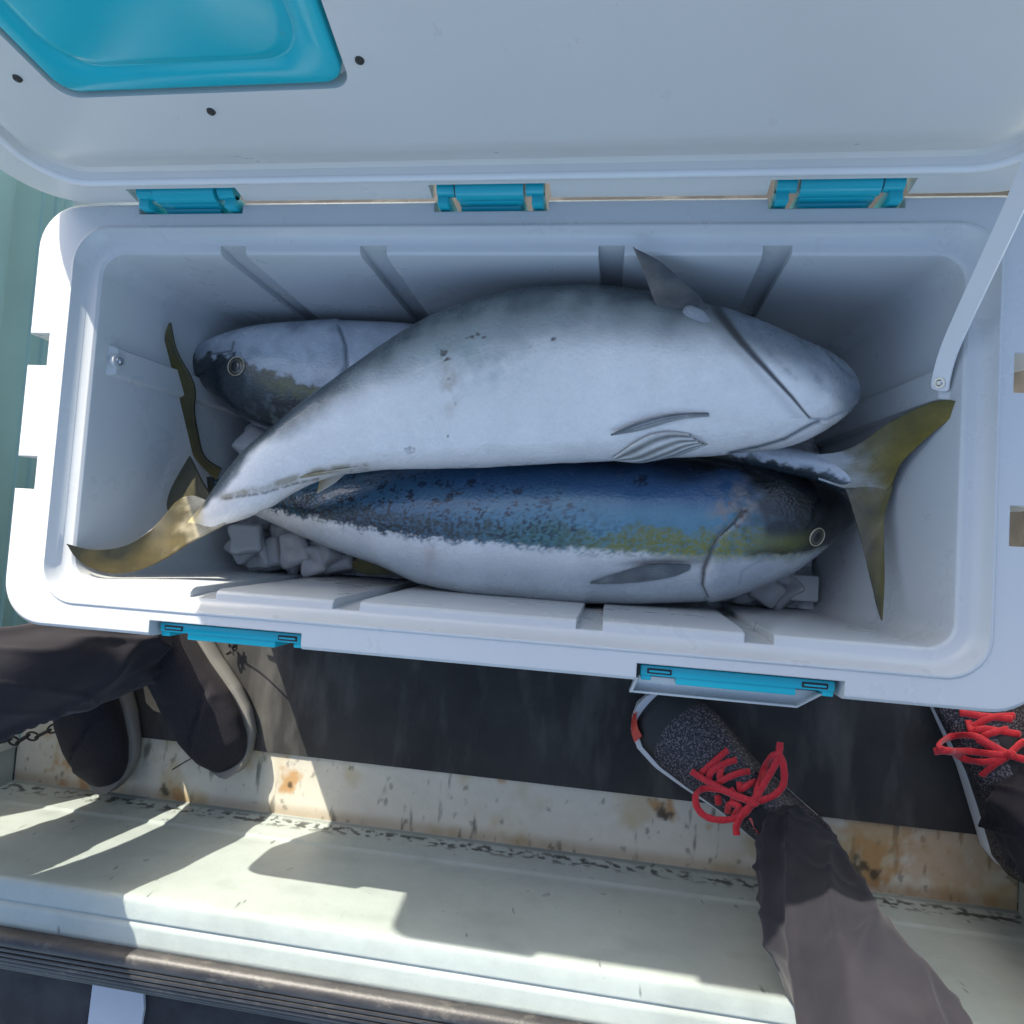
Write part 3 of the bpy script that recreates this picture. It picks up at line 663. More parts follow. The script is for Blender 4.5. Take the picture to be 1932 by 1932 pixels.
    # silver belly
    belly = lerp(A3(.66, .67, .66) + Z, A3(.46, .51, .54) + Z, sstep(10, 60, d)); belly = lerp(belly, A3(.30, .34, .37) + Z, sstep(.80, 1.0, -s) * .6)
    belly = lerp(belly, A3(.33, .22, .2) + Z, .35 * np.exp(-(((px - 812) / 14) ** 2 + ((py - 1045) / 35) ** 2)))
    jaw = sstep(5, 35, side_of(px, py, gB)); belly = lerp(belly, A3(.36, .40, .44) + Z, jaw * .8)
    c = lerp(c, belly, np.clip((d + 3) / np.interp(px, [900, 1200], [9, 20]), 0, 1))
    wf = sstep(-6, 4, d) * sstep(28, 10, d) * np.clip(.6 + nz[:, 2] * 2, 0, 1); c = lerp(c, A3(.66, .68, .68) + Z, wf * .8 * sstep(1290, 1200, px))
    # gill edge, pectoral pit
    g = poly_d(px, py, gB); c = lerp(c, A3(.02, .022, .025) + Z, np.exp(-(g / np.interp(py, [960, 1040, 1070, 1130], [2.2, 4.0, 5.0, 1.5])) ** 2) * .92)
    pit = np.exp(-(((px - 1250) / 70) ** 2 + ((py - 1062 - (1250 - px) * .02) / 9) ** 2)); c = lerp(c, A3(.06, .065, .07) + Z, np.clip(pit * 1.1, 0, .85))
    m_ = poly_d(px, py, [(1395, 1100), (1400, 1075), (1430, 1060), (1450, 1050)]); c = lerp(c, A3(.2, .22, .24) + Z, np.exp(-(m_ / 2.5) ** 2) * .4)
    m_ = poly_d(px, py, [(1548, 1043), (1500, 1062), (1440, 1088)]); c = lerp(c, A3(.5, .52, .54) + Z, np.exp(-(m_ / 5) ** 2) * .4)
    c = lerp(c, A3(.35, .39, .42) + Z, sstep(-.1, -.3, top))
    c *= (1 + .05 * nz[:, 1] + .05 * nz[:, 2] + .08 * nz[:, 0])[:, None]
    return c
def dispB(px, py, s, top, U, nz):
    g = side_of(px, py, gB); d = .0022 * np.exp(-np.clip(g - 1, 0, 999) / 50) * sstep(-4, 5, g) * (py > 955) * (top > -.2) * sstep(950, 990, py)
    d -= .0025 * np.exp(-(poly_d(px, py, gB) / 7) ** 2)
    return d + .0006 * nz[:, 0]
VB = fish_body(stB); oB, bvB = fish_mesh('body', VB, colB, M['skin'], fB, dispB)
eye(fB, bvB, 1541, 1013, 15, 20, 0)
sfin('pectoral_fin', fB, bvB, [(1303, 1066), (1276, 1065), (1232, 1066), (1185, 1075), (1113, 1099)], [(1300, 1076), (1270, 1088), (1225, 1096), (1170, 1101), (1114, 1101)], (.06, .075, .08), (.25, .29, .31), rays=14, offt=.004)
fin('tail_lobe', fB, W((418, 885, .205), (385, 862, .215), (372, 815, .228), (366, 775, .24), (368, 740, .25), (360, 712, .26), (333, 662, .275), (322, 609, .29)),
    W((408, 905, .200), (370, 866, .212), (345, 818, .225), (327, 773, .237), (322, 730, .25), (318, 690, .262), (311, 638, .278), (319, 609, .29)), (.055, .045, .012), (.12, .10, .02), thick=.0032, rays=14)
fin('tail_lobe', fB, W((420, 930, .185), (380, 950, .17), (350, 975, .15), (330, 1000, .13)), W((405, 900, .190), (365, 905, .18), (330, 935, .16), (310, 970, .14)), (.05, .05, .03), (.03, .03, .02), thick=.003, rays=12)
fin('anal_fin', fB, W((770, 1078, .165), (745, 1082, .15), (700, 1084, .14), (672, 1078, .135)), W((700, 1050, .185), (680, 1052, .165), (668, 1058, .15), (664, 1068, .136)), (.15, .15, .08), (.20, .17, .05), rays=16)

# --- third fish lying upside down beneath, head to the left, tail out on the right
fC = empty('fish', tuple(at(700, 720, .14)), 'dark-faced fish underneath with its head to the left and yellow tail at the right', 'fish', 'fish in the cool box')
ZC = .200
stC = [(353, 682, 356, 694, .205, .004), (361, 668, 368, 712, .205, .014), (384, 651, 398, 740, .205, .026), (428, 632, 438, 776, .204, .037), (488, 617, 498, 807, .202, .045),
       (560, 610, 575, 830, ZC, .050), (660, 608, 680, 852, ZC, .053), (780, 614, 790, 864, ZC, .052), (900, 632, 905, 870, ZC, .049), (1030, 668, 1030, 872, ZC, .045),
       (1160, 712, 1150, 872, .200, .040), (1280, 760, 1270, 876, .205, .034), (1380, 803, 1360, 884, .215, .028), (1460, 838, 1445, 888, .228, .022), (1540, 856, 1528, 905, .240, .017), (1595, 868, 1585, 925, .251, .012), (1635, 885, 1628, 930, .259, .006), (1662, 898, 1658, 922, .264, .002)]
gC = [(640, 618), (652, 650), (655, 690), (640, 720)]
def colC(px, py, s, top, U, nz):
    yb = np.interp(px, [350, 380, 420, 450, 500, 580, 650, 760, 1000, 1200, 1400, 1470, 1530, 1600, 1650], [672, 672, 668, 672, 700, 722, 745, 770, 800, 830, 860, 866, 880, 902, 915])
    Z = np.zeros((len(px), 3)); d = py - yb + nz[:, 1] * 14
    sil = lerp(A3(.52, .56, .60) + Z, A3(.30, .34, .38) + Z, np.clip(.4 + nz[:, 0] * 1.6, 0, 1) * sstep(700, 600, px))
    sil = lerp(sil, A3(.22, .24, .27) + Z, np.clip(.7 * np.exp(-(poly_d(px, py, [(360, 672), (440, 656)]) / 18) ** 2) + nz[:, 0] * .2, 0, 1))
    sil = lerp(sil, A3(.24, .34, .38) + Z, .5 * np.exp(-(((px - 520) / 60) ** 2 + ((py - 690) / 22) ** 2)))
    dk_ = lerp(A3(.022, .030, .034) + Z, A3(.09, .12, .12) + Z, np.clip(nz[:, 1] * 1.5 + nz[:, 0], 0, .7) * sstep(430, 520, px))
    oliv = A3(.13, .13, .035) + Z
    c = lerp(sil, dk_, sstep(-4, 6, d)); c = lerp(c, oliv, np.exp(-((d - 16) / 15) ** 2) * sstep(450, 530, px) * .9 * sstep(1400, 1300, px))
    c = lerp(c, A3(.02, .024, .028) + Z, sstep(385, 362, px) * sstep(655, 690, py) * .8)
    tl = sstep(1400, 1440, px); sv = lerp(A3(.50, .54, .58) + Z, A3(.03, .045, .055) + Z, sstep(-2, 10, d)); c = lerp(c, sv, tl)
    g = poly_d(px, py, gC); c = lerp(c, A3(.10, .12, .14) + Z, np.exp(-(g / 3) ** 2) * .8)
    m_ = poly_d(px, py, [(356, 690), (400, 668), (437, 662), (441, 645)]); c = lerp(c, A3(.05, .055, .06) + Z, np.exp(-(m_ / 2.2) ** 2) * .8)
    c *= (1 + .07 * nz[:, 1] + .07 * nz[:, 2] + .08 * nz[:, 0])[:, None]
    return c
def dispC(px, py, s, top, U, nz):
    g = -(px - np.interp(py, [618, 650, 690, 720, 780], [640, 652, 655, 640, 610])); d = .0022 * np.exp(-np.clip(g - 1, 0, 999) / 45) * sstep(-4, 5, g) * (top > -.2)
    return d - .002 * np.exp(-(poly_d(px, py, gC) / 4) ** 2) + .0006 * nz[:, 0]
VC = fish_body(stC); oC, bvC = fish_mesh('body', VC, colC, M['skin'], fC, dispC)
eye(fC, bvC, 446, 691, 15.5, 15.5, 0)
fin('tail_lobe', fC, W((1540, 858, .250), (1585, 852, .262), (1625, 834, .277), (1681, 796, .30), (1746, 765, .33), (1791, 755, .352), (1821, 763, .366)), W((1545, 905, .250), (1610, 925, .262), (1672, 925, .272), (1700, 874, .295), (1745, 829, .325), (1786, 795, .348), (1821, 766, .366)), OLV, YEL, thick=.0035, rootc=(.42, .45, .46), rl=.42)
fin('tail_lobe', fC, W((1556, 900, .236), (1590, 915, .256), (1612, 975, .267), (1626, 1025, .274), (1638, 1075, .284), (1651, 1130, .30), (1663, 1170, .31)), W((1575, 880, .236), (1640, 880, .262), (1684, 908, .272), (1670, 965, .272), (1668, 1010, .278), (1669, 1090, .29), (1665, 1170, .31)), (.035, .035, .015), (.13, .11, .022), thick=.0033, rootc=(.22, .25, .27), rl=.30)

# ------------------------------------------------------------------ ice
n = N('ice'); cl = n.ramp(n.noise(70, 5, .7), [(.40, .0), (.70, 1.)])
n.set(Base_Color=(.97, .97, .97), Roughness=.06, IOR=1.31, Coat_Weight=1.0)
n.b.inputs['Subsurface Weight'].default_value = .35; n.b.inputs['Subsurface Radius'].default_value = (.02, .02, .02); n.b.inputs['Subsurface Scale'].default_value = 1.0
inv = n.n('MapRange'); inv.inputs[1].default_value = 0; inv.inputs[2].default_value = 1; inv.inputs[3].default_value = .40; inv.inputs[4].default_value = .08; n.l(cl, inv.inputs[0]); n.l(inv.outputs[0], n.b.inputs['Transmission Weight'])
n.bump(n.noise(70, 4, .6), .7, .004); M['ice'] = n.m
n = N('crushed_ice'); n.set(Base_Color=n.ramp(n.noise(50, 5, .7), [(.35, (.40, .41, .42)), (.7, (.78, .80, .80))]), Roughness=.25); n.bump(n.noise(55, 6, .7), .9, .008); M['bed'] = n.m
def cube_mesh(seed, asp):
    bm = bmesh.new(); bmesh.ops.create_cube(bm, size=2); bmesh.ops.bevel(bm, geom=bm.edges[:], offset=.48, segments=4, affect='EDGES', profile=.6); bmesh.ops.subdivide_edges(bm, edges=bm.edges[:], cuts=1, use_grid_fill=True)
    for v in bm.verts:
        k = 1 + .16 * fr(v.co.x * .9 + seed * 7, v.co.y * .9, v.co.z * .9, 3); r = v.co.copy()
        dd = math.hypot(r.x, r.y)
        v.co = Vector((r.x * asp[0], r.y * asp[1], r.z * asp[2])) * k
        if r.z > .9 and dd < .6 and seed % 3 == 0: v.co.z -= .35 * (1 - dd / .6)
    for f in bm.faces: f.smooth = True
    me = bpy.data.meshes.new('ice_cube'); bm.to_mesh(me); bm.free(); me.materials.append(M['ice']); return me
ice_src = [cube_mesh(i, (1, random.uniform(.8, 1), random.uniform(.7, .95))) for i in range(7)]
spots = [(400, 1046, .115, 'broad flat'), (467, 1018, .148, ''), (512, 1046, .120, ''), (592, 1062, .128, ''), (640, 1064, .105, ''), (430, 996, .105, ''), (478, 984, .110, ''), (545, 1012, .112, ''), (555, 1060, .095, ''), (362, 1048, .10, ''),
         (407, 858, .125, ''), (457, 838, .135, ''), (420, 800, .10, ''), (470, 880, .11, ''), (385, 815, .085, ''), (600, 1010, .10, ''), (520, 985, .095, ''), (350, 1000, .09, ''), (390, 1000, .085, ''), (448, 1066, .09, ''), (1440, 1125, .10, ''), (1480, 1108, .085, ''), (430, 1030, .135, ''), (1400, 1140, .095, ''), (560, 1035, .13, ''), (615, 1040, .122, ''), (370, 1020, .115, ''), (495, 1068, .125, ''), (438, 872, .13, ''), (395, 832, .12, ''), (440, 812, .12, '')]
descr = ['pale flat-topped ice cube in the corner under the yellow tail', 'brightest ice cube, lying on top of the cubes beside the tail root', 'ice cube just right of the topmost bright cube', 'pitted ice cube at the near wall under the blue fish',
         'cloudy ice cube beside the yellow anal fin', 'small dark ice cube touching the tail root of the top fish', 'ice cube tucked under the tail root above the brightest cube', 'ice cube half under the silver belly near its tail', 'ice cube wedged low between two cubes at the near wall', 'leftmost ice cube below the yellow tail',
         'rounded ice cube right of the upright tail fin', 'ice cube against the top fish below the dark face', 'large clear ice cube under the dark-faced fish', 'ice cube hidden mostly by the tail stem of the top fish', 'dim ice cube at the foot of the left rib', 'ice cube under the belly edge of the blue-backed fish', 'ice cube behind the brightest cube towards the blue fish', 'dim ice cube under the spread of the tail', 'low dark ice cube left of the tail root', 'lowest ice cube at the foot of the near wall',
         'ice cube below the jaw of the blue-backed fish', 'dim ice cube under the chin of the blue-backed fish', 'ice cube just left of the brightest cube, under the tail root', 'ice cube under the gill of the blue-backed fish', 'ice cube right of the stacked pair, touching the silver belly edge', 'ice cube just left of the yellow anal fin, higher than its neighbours', 'ice cube close to the tail stem, at the left end of the pile', 'ice cube at the near wall between the broad flat cube and the pitted one', 'ice cube between the upright tail fin and the tail stem', 'ice cube nearest the upright tail fin', 'ice cube close below the dark throat of the upside-down fish']
for i, (x, y, z, _) in enumerate(spots):
    p = at(x, y, z + .022); o = bpy.data.objects.new('ice_cube', ice_src[i % 7]); COL.objects.link(o); s = random.uniform(.0175, .0225)
    p[0] = min(max(p[0], -.345), .34); p[1] = min(max(p[1], -.138), .138)
    o.location = p; o.scale = (s, s, s); o.rotation_euler = (random.uniform(-.35, .35), random.uniform(-.35, .35), random.uniform(0, 3)); tag(o, descr[i], 'ice cube', 'ice cubes in the cool box')
V_ = []; F_ = []; nx, ny = 120, 48
for j in range(ny + 1):
    for i in range(nx + 1):
        x = -.372 + .744 * i / nx; y = -.159 + .318 * j / ny; V_.append((x, y, .092 + .016 * fr(x * 26, y * 26, 4, 3) + .004 * fr(x * 90, y * 90, 1)))
for j in range(ny):
    for i in range(nx): F_.append((j*(nx+1)+i, j*(nx+1)+i+1, (j+1)*(nx+1)+i+1, (j+1)*(nx+1)+i))
bed = mesh('crushed_ice', V_, F_, M['bed']); tag(bed, 'wet crushed ice filling the bottom of the cool box', 'crushed ice', kind='stuff')

# ------------------------------------------------------------------ people
n = N('trouser_cloth'); c = n.ramp(n.noise(14, 5, .6), [(.3, (.017, .016, .022)), (.7, (.030, .028, .034))]); n.set(Base_Color=c, Roughness=.8, Specular_IOR_Level=.25, Sheen_Weight=.06, Sheen_Roughness=.4)
n.bump(n.noise(900, 2), .25, .0005); M['cloth'] = n.m
def leg(rings, seed, folds=1.0, n_=110):
    """rings: x, y, z, rx, ry"""
    S = smooth_line(rings, 230); L = []
    for k, (x, y, z, rx, ry) in enumerate(S):
        l = []
        for i in range(n_):
            a = 2*PI*i/n_; ca, sa = math.cos(a), math.sin(a)
            low = math.exp(-max(0, z - .10) / .12)
            f1 = fr(ca * .7 + seed, sa * .7, z * 4 + seed, 2) * .010
            ridge = abs(fr(ca * .8 + seed * 2, sa * .8 + z * 4, z * 9 + ca * .7, 2)); f2 = (.30 - ridge) * .020 * low
            f3 = abs(fr(ca * .8 + 5 + seed, sa * .8, z * 5 + sa * .9, 2)); f3 = max(0, .14 - f3) * .065
            f4 = .0025 * math.sin(z * 95 + 2.2 * math.sin(a + seed) + 3 * fr(ca, sa, z * 8 + seed)) * low
            cr = fr(ca * .55 + seed * 3, sa * .55 + z * 1.3, z * 5.5 + ca * 1.2 + seed, 1); cr2 = fr(ca * .8 - seed, sa * .8 - z * 2, z * 9 - sa * 1.5, 1)
            f5 = .0105 / (1 + (cr / .085) ** 2) + .0055 / (1 + (cr2 / .085) ** 2) * (.35 + low) - .003
            d = (f1 + f2 * .45 + f5 + f4 * .5) * folds
            l.append((x + (rx + d) * ca, y + (ry + d) * sa, z))
        L.append(l)
    return L
def trousers(parent, legs, hip, name='trousers'):
    mb_ = MB()
    for rings, seed in legs: mb_.loft(leg(rings, seed), cap0=False)
    x, y, z = hip; L = []
    for dz, rx, ry in ((-.10, .10, .08), (-.06, .15, .11), (0, .175, .125), (.08, .175, .12), (.16, .155, .11), (.18, .150, .105)):
        L.append([(x + rx * math.cos(2*PI*i/40), y + ry * math.sin(2*PI*i/40), z + dz) for i in range(40)])
    mb_.loft(L); return mb_.build(name, M['cloth'], parent, True)
SOLE_W = plastic('sole_white', (.70, .71, .72), .5, .06); SOLE_G = plastic('sole_grey', (.17, .165, .15), .7, .15, dirt=.5)
M['lace'] = None
n = N('red_lace'); n.set(Base_Color=n.ramp(n.noise(300, 3), [(.3, (.55, .008, .015)), (.7, (.75, .02, .03))]), Roughness=.6, Sheen_Weight=.3); n.bump(n.noise(900, 2), .4, .0005); M['lace'] = n.m
POINTY = False
def shoe_profile(u):
    # u 0 heel .. 1 toe: half widths left/right, top height
    if POINTY: return float(np.interp(u, [0, .03, .10, .25, .45, .62, .75, .86, .94, .98, 1], [.012, .024, .033, .035, .039, .046, .046, .039, .026, .014, .004])), float(np.interp(u, [0, .05, .15, .30, .42, .55, .70, .85, .95, 1], [.07, .09, .10, .10, .095, .085, .070, .056, .038, .018]))
    wl = np.interp(u, [0, .03, .10, .25, .45, .62, .75, .86, .94, .98, 1], [.012, .024, .034, .036, .038, .046, .051, .048, .035, .020, .006])
    tp_ = np.interp(u, [0, .05, .15, .30, .42, .55, .70, .85, .95, 1], [.075, .095, .105, .105, .095, .080, .064, .054, .040, .020])
    return float(wl), float(tp_)
def make_shoe(parent, toe, heel, um, sm_, knit, puff=1.0, curve=.0, z0=.0052, wfac=1.0, uo=0.):
    toe, heel = Vector((*toe, 0)), Vector((*heel, 0)); ax = (toe - heel); Ln = ax.length; ax.normalize(); sd = Vector((-ax.y, ax.x, 0))
    def pt(u, s, z): return heel + ax * (u * Ln) + sd * (s + curve * math.sin(PI * u) + .010 * (u - .5) * (1 if curve >= 0 else -1)) + Vector((0, 0, z0 + z))
    up = MB(); L = []; nn = 40; us = np.concatenate([np.linspace(0, .1, 8)[:-1], np.linspace(.1, .85, 50)[:-1], np.linspace(.85, 1, 16)])
    for u in us:
        w_, t_ = shoe_profile(u); w_ *= wfac; t_ *= puff; l = []
        for i in range(nn):
            a = 2*PI*i/nn; s = math.cos(a); c_ = math.sin(a); s_ = math.copysign(abs(s) ** .75, s); zz = (math.copysign(abs(c_) ** .85, c_))
            z = .012 + (t_ - .012) * (zz * .5 + .5) if zz > -1 else .012
            narrow = 1 - .30 * (max(0, zz)) ** 2 * (1 if u < .6 else .6)
            cr = 0
            if knit is False: cr = -.006 * math.exp(-((u - .70 + .16 * s) / .014) ** 2) * max(0, c_) + .004 * math.exp(-((u - .74 + .16 * s) / .03) ** 2) * max(0, c_) - .002 * math.exp(-((u - .58 - .08 * s) / .012) ** 2) * max(0, c_)
            l.append(pt(u, s_ * w_ * narrow * .99 + uo, z + cr))
        L.append(l)
    up.loft(L); me_o = up.build('shoe', um, parent, True)
    so_ = MB(); L = []
    for u in us:
        w_, t_ = shoe_profile(u); w_ = w_ * wfac + .0035; tz = .012 * max(0, (u - .8) / .2) ** 2 + .006 * max(0, (.08 - u) / .08) ** 2; top_ = .027 + .006 * math.sin(u * 5) + tz * .4
        pr = [(-.86, 0), (-.97, .004), (-1.03, .012), (-1.0, .8), (-.95, 1.0), (.95, 1.0), (1.0, .8), (1.03, .012), (.97, .004), (.86, 0)]
        l = []
        for s, h in pr:
            z = tz + (h if h < .02 else .012 + (top_ - .012) * h); l.append(pt(u, s * w_ * (.90 if uo and s * uo > 0 else 1), z))
        L.append(l)
    so_.loft(L); s2 = so_.build('sole', sm_, me_o, True, 50)
    bv = BVHTree.FromPolygons([Vector(v) for v in up.v], up.f)
    return me_o, bv, pt
def knit_mat(name, toe, heel):
    n = N(name); t, h = Vector((*toe, 0)), Vector((*heel, 0)); ax = (t - h); Ln = ax.length; ax.normalize()
    d = n.n('VectorMath', operation='DOT_PRODUCT'); n.l(n.tc.outputs['Object'], d.inputs[0]); d.inputs[1].default_value = ax
    q = n.ramp(n.noise(420, 2, .5), [(.50, 0.), (.54, 1.)])
    v = n.n('TexVoronoi'); v.distance = 'CHEBYCHEV'; v.feature = 'DISTANCE_TO_EDGE' if False else 'F1'; v.inputs['Scale'].default_value = 520; n.l(n.tc.outputs['Object'], v.inputs['Vector'])
    vv = n.ramp(v.outputs['Distance'], [(.42, 1.), (.5, 0.)])
    m_ = n.n('Math', operation='MULTIPLY'); n.l(q, m_.inputs[0]); n.l(vv, m_.inputs[1])
    c = n.mix(m_.outputs[0], (.014, .013, .016), (.17, .14, .15))
    return n, c, d, ax
def laces(parent, bv, paths, r=.0045):
    for pth in paths:
        pts = [snap(bv, x, y, .001 + off * .75, .10) for x, y, off in pth]; P = smooth_line([tuple(p) for p in pts], max(10, len(pts) * 7))
        mb_ = MB(); mb_.tube([tuple(p) for p in P], [r * (.95 + .05 * math.sin(k * 1.1)) for k in range(len(P))], 8, flat=.36); mb_.build('lace', M['lace'], parent, True)
def px5(x, y): return 1127 + x / 2.4, 1167.3 + y / 2.4

# photographer: two legs at the lower right, red-laced trainers
pp = empty('person', (.48, -.42, 0), 'person in dark trousers and black trainers with red laces, standing right of the open latch', 'person')
trousers(pp, [([(.366, -.447, .112, .046, .048), (.361, -.447, .125, .052, .053), (.352, -.445, .16, .052, .055), (.347, -.450, .25, .050, .056), (.343, -.454, .38, .054, .062), (.345, -.47, .50, .066, .072), (.37, -.53, .70, .085, .09), (.42, -.60, .88, .10, .10)], 3.1),
              ([(.632, -.375, .078, .050, .054), (.635, -.380, .11, .058, .060), (.640, -.390, .16, .062, .064), (.650, -.41, .28, .064, .068), (.66, -.43, .40, .070, .074), (.65, -.47, .52, .076, .08), (.62, -.54, .70, .086, .09), (.58, -.60, .88, .10, .10)], 8.4)], (.50, -.62, .93))
def photog_shoe(toe, heel, paths, curve, redtoe):
    n_, c, d, ax = knit_mat('knit_upper', toe, heel)
    # smooth black overlay near the toe: positions beyond a curved front line
    cc_ = Vector((*toe, 0)) - ax * .118 - Vector((.48, -.42, 0)) + Vector((0, 0, .05))
    ds = n_.n('VectorMath', operation='DISTANCE'); n_.l(n_.tc.outputs['Object'], ds.inputs[0]); ds.inputs[1].default_value = cc_
    k = n_.n('MapRange'); k.inputs[1].default_value = .0755; k.inputs[2].default_value = .0775; n_.l(ds.outputs['Value'], k.inputs[0])
    kb = n_.n('MapRange'); bb = cc_.dot(ax); kb.inputs[1].default_value = bb; kb.inputs[2].default_value = bb + .002; n_.l(d.outputs['Value'], kb.inputs[0])
    km = n_.n('Math', operation='MULTIPLY'); n_.l(k.outputs[0], km.inputs[0]); n_.l(kb.outputs[0], km.inputs[1]); k = km
    c2 = n_.mix(k.outputs[0], c, (.018, .019, .020)); n_.set(Base_Color=c2, Roughness=.55); n_.bump(n_.noise(700, 2), .3, .0006)
    o, bv, pt = make_shoe(pp, toe, heel, n_.m, SOLE_W, True, curve=curve, wfac=1.04, uo=-.004 if redtoe else .003)
    if redtoe:
        rt = MB(); L = []
        for u in np.linspace(.90, .985, 8):
            w_, _ = shoe_profile(u); w_ = w_ * 1.04 + .0045; L.append([pt(u, w_ * s * sgn_, z) for s, z, sgn_ in ((1, .014, 1), (1.0, .036, 1), (.70, .043, 1), (.70, .02, 1))])
        rt.loft(L).build('toe_stripe', plastic('red_toe', (.62, .07, .04), .45, .05), o, True, 50)
    # tongue
    tg = MB(); L = []
    for u in np.linspace(.30, .62, 14):
        w_, t_ = shoe_profile(u); L.append([pt(u, s * .016, t_ - .004 + .0055 * math.cos(s * 1.3) ) for s in (-1, -.6, -.2, .2, .6, 1)] + [pt(u, s * .015, t_ - .008) for s in (.9, -.9)])
    tg.loft(L).build('tongue', plastic('tongue_cloth', (.018, .017, .02), .8, .2), o, True)
    laces(o, bv, paths)
    if redtoe:
        tt = MB(); tt.tube([snap(bv, *px5(x, y), .003, .11) for x, y in ((692, 902), (712, 938), (732, 972))], .0022, 8, flat=.4); tt.build('tongue_tab', plastic('tab_red', (.42, .08, .08), .6), o, True)
    return o
def q5(l): return [(*px5(x, y), o) for x, y, o in l]
lac1 = [q5([(590, 595, .001), (560, 620, .005), (510, 665, .006), (470, 700, .001)]), q5([(630, 640, .001), (580, 655, .006), (520, 690, .006), (498, 745, .002)]), q5([(690, 692, .001), (640, 700, .006), (570, 730, .006), (540, 750, .001)]),
        q5([(570, 660, .002), (555, 700, .004), (560, 740, .002)]), q5([(718, 738, .001), (690, 748, .006), (650, 772, .005), (645, 740, .002)]), q5([(600, 770, .004), (620, 800, .006), (610, 850, .004)]),
        q5([(425, 690, .012), (470, 720, .008), (560, 770, .012), (640, 810, .012), (710, 830, .012)]),
        q5([(710, 830, .012), (730, 760, .014), (755, 680, .018), (790, 625, .018), (825, 620, .018), (845, 680, .018), (842, 750, .016), (800, 800, .014), (710, 835, .012)]),
        q5([(715, 820, .014), (760, 740, .022), (800, 670, .024), (820, 620, .022), (828, 560, .018)]),
        q5([(710, 830, .012), (640, 805, .014), (560, 775, .014), (480, 770, .012), (446, 805, .010), (455, 860, .008), (500, 900, .008), (570, 912, .008), (650, 895, .010), (700, 845, .012)]),
        q5([(700, 840, .012), (660, 880, .008), (630, 940, .005), (632, 980, .002)]), q5([(590, 880, .006), (600, 840, .009), (640, 850, .009), (620, 895, .005)]), q5([(545, 800, .004), (550, 840, .004)]),
        q5([(690, 815, .015), (712, 838, .019), (722, 826, .016)])]
photog_shoe((.178, -.297), (.410, -.480), lac1, .003, True)
lac2 = [q5([(1640, 425, .001), (1740, 440, .006), (1880, 455, .003)]), q5([(1890, 440, .001), (1780, 450, .006), (1690, 495, .002)]), q5([(1680, 460, .002), (1700, 505, .006), (1760, 500, .006), (1915, 525, .003)]), q5([(1860, 500, .002), (1780, 520, .006), (1725, 545, .002)]),
        q5([(1720, 545, .003), (1800, 590, .007), (1870, 615, .012)]), q5([(1860, 615, .013), (1790, 575, .014), (1700, 530, .014), (1600, 535, .012), (1550, 570, .010), (1580, 600, .010), (1680, 600, .012), (1780, 612, .014), (1865, 618, .013)]),
        q5([(1524, 601, .010), (1600, 600, .010), (1650, 630, .012), (1750, 650, .012), (1865, 622, .012)]), q5([(1865, 620, .012), (1800, 660, .008), (1740, 712, .003)]), q5([(1850, 620, .014), (1875, 612, .018), (1890, 630, .014)]),
        q5([(1870, 612, .013), (1930, 560, .014), (1990, 590, .014), (1960, 640, .012), (1880, 622, .012)])]
photog_shoe((.560, -.185), (.655, -.462), lac2, -.003, False)
# person at the left: dark trousers, dark slip-on shoes
pl = empty('person', (-.58, -.33, 0), 'person in dark trousers and black mesh slip-on shoes with grey soles, at the left edge', 'person')
trousers(pl, [([(-.530, -.286, .075, .046, .050), (-.532, -.288, .10, .054, .056), (-.534, -.291, .14, .054, .060), (-.538, -.295, .20, .054, .060), (-.555, -.30, .32, .056, .060), (-.60, -.305, .46, .064, .068), (-.66, -.33, .66, .082, .085), (-.68, -.36, .86, .10, .10)], 1.3),
              ([(-.655, -.318, .078, .046, .050), (-.660, -.32, .10, .054, .055), (-.668, -.322, .16, .055, .058), (-.69, -.325, .30, .056, .060), (-.72, -.33, .46, .064, .068), (-.755, -.34, .66, .082, .085), (-.78, -.36, .86, .10, .10)], 5.7)], (-.73, -.37, .91))
n = N('mesh_upper'); v = n.n('TexVoronoi'); v.inputs['Scale'].default_value = 420; n.l(n.tc.outputs['Object'], v.inputs['Vector'])
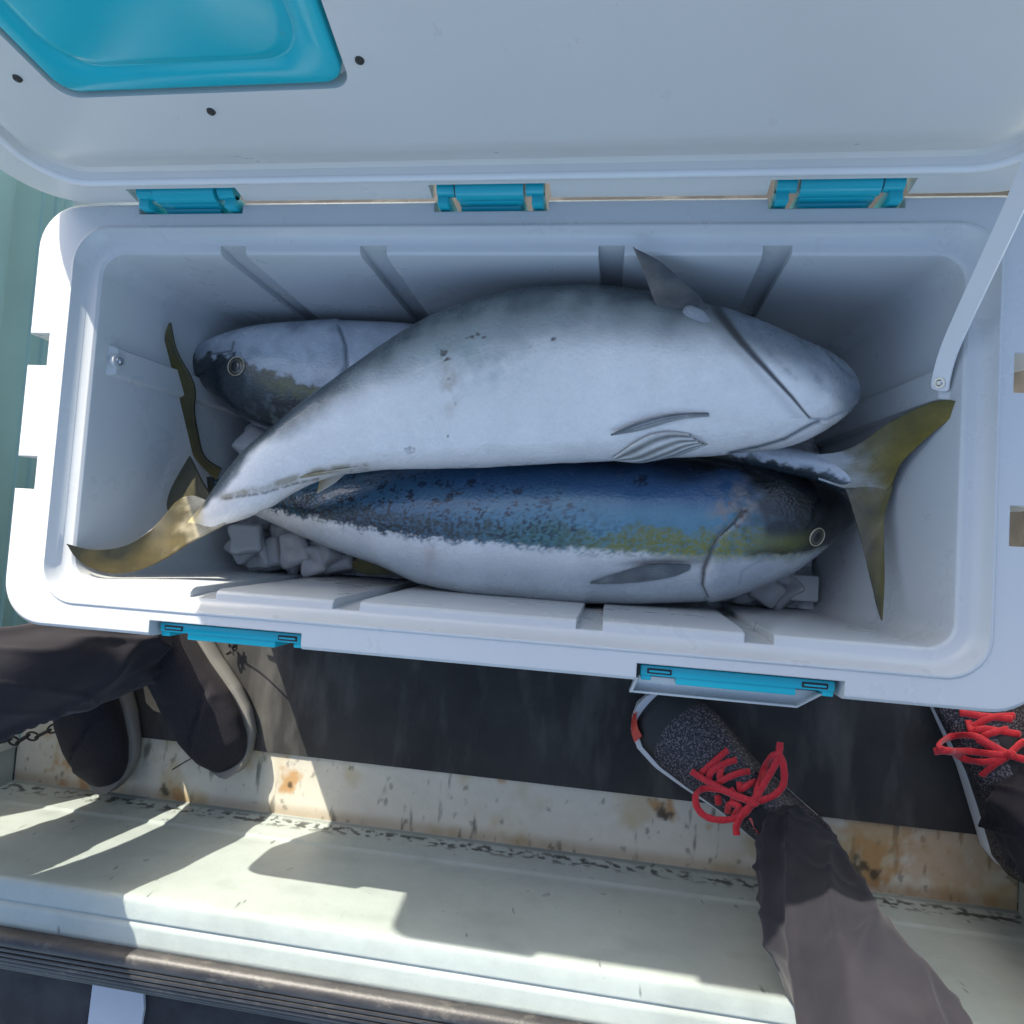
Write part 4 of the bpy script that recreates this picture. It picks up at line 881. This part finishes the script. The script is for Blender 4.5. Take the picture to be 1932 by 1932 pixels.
c = n.ramp(v.outputs['Distance'], [(.2, (.028, .025, .029)), (.6, (.020, .018, .022))]); n.set(Base_Color=c, Roughness=.8, Specular_IOR_Level=.2, Sheen_Weight=.04); n.bump(v.outputs['Distance'], .35, .0006); M['meshu'] = n.m
POINTY = True
make_shoe(pl, (-.408, -.468), (-.560, -.215), M['meshu'], SOLE_G, False, puff=1.02, curve=.006, wfac=1.10)
make_shoe(pl, (-.600, -.512), (-.672, -.235), M['meshu'], SOLE_G, False, puff=1.02, curve=-.004, wfac=1.08)
# tangled black cord and wires on the deck
M['cordb'] = plastic('black_cord', (.02, .02, .02), .7, .2)
mb = MB(); b0 = Vector(at(437, 1222, .02)); pts = [b0 + Vector((.006 * math.sin(i * 1.9), .010 * math.cos(i * 1.3) , .006 * math.sin(i * 2.7))) for i in range(16)]
mb.tube([tuple(p) for p in smooth_line([tuple(p) for p in pts], 90)], .0012, 6); mb.tube([tuple(p) for p in smooth_line([tuple(b0), tuple(at(450, 1205, .05)), tuple(at(462, 1190, .12)), (-.25, -.195, .30)], 20)], .0012, 6)
tag(mb.build('cord', M['cordb'], None, True), 'knotted black cord hanging below the teal latch beside the left shoe', 'cord')
mb = MB(); mb.tube([tuple(p) for p in smooth_line([tuple(at(x, y, .012)) for x, y in ((325, 1452), (345, 1440), (370, 1425), (392, 1408), (402, 1390))] , 30)], .0009, 6)
tag(mb.build('wire', M['cordb'], None, True), 'thin dark wire curling out from under the left shoe toe', 'wire')
mb = MB(); base = [at(x, y, .05) for x, y in ((0, 1402), (18, 1396), (34, 1400), (52, 1388), (70, 1390), (92, 1378), (112, 1370))]
for i in range(6):
    a, b_ = Vector(base[i]), Vector(base[i+1]); c_ = (a + b_) / 2; d = (b_ - a); pr_ = Vector((-d.y, d.x, 0)).normalized() * .006 if i % 2 else Vector((0, 0, .006))
    mb.tube([tuple(c_ + d * .62 * math.cos(t) + pr_ * math.sin(t)) for t in np.linspace(0, 2*PI, 17)], .0016, 6, up=(.3, .2, 1), caps=False)
tag(mb.build('chain', M['cordb'], None, True), 'short dark chain lying against the bulkhead at the left edge', 'chain')
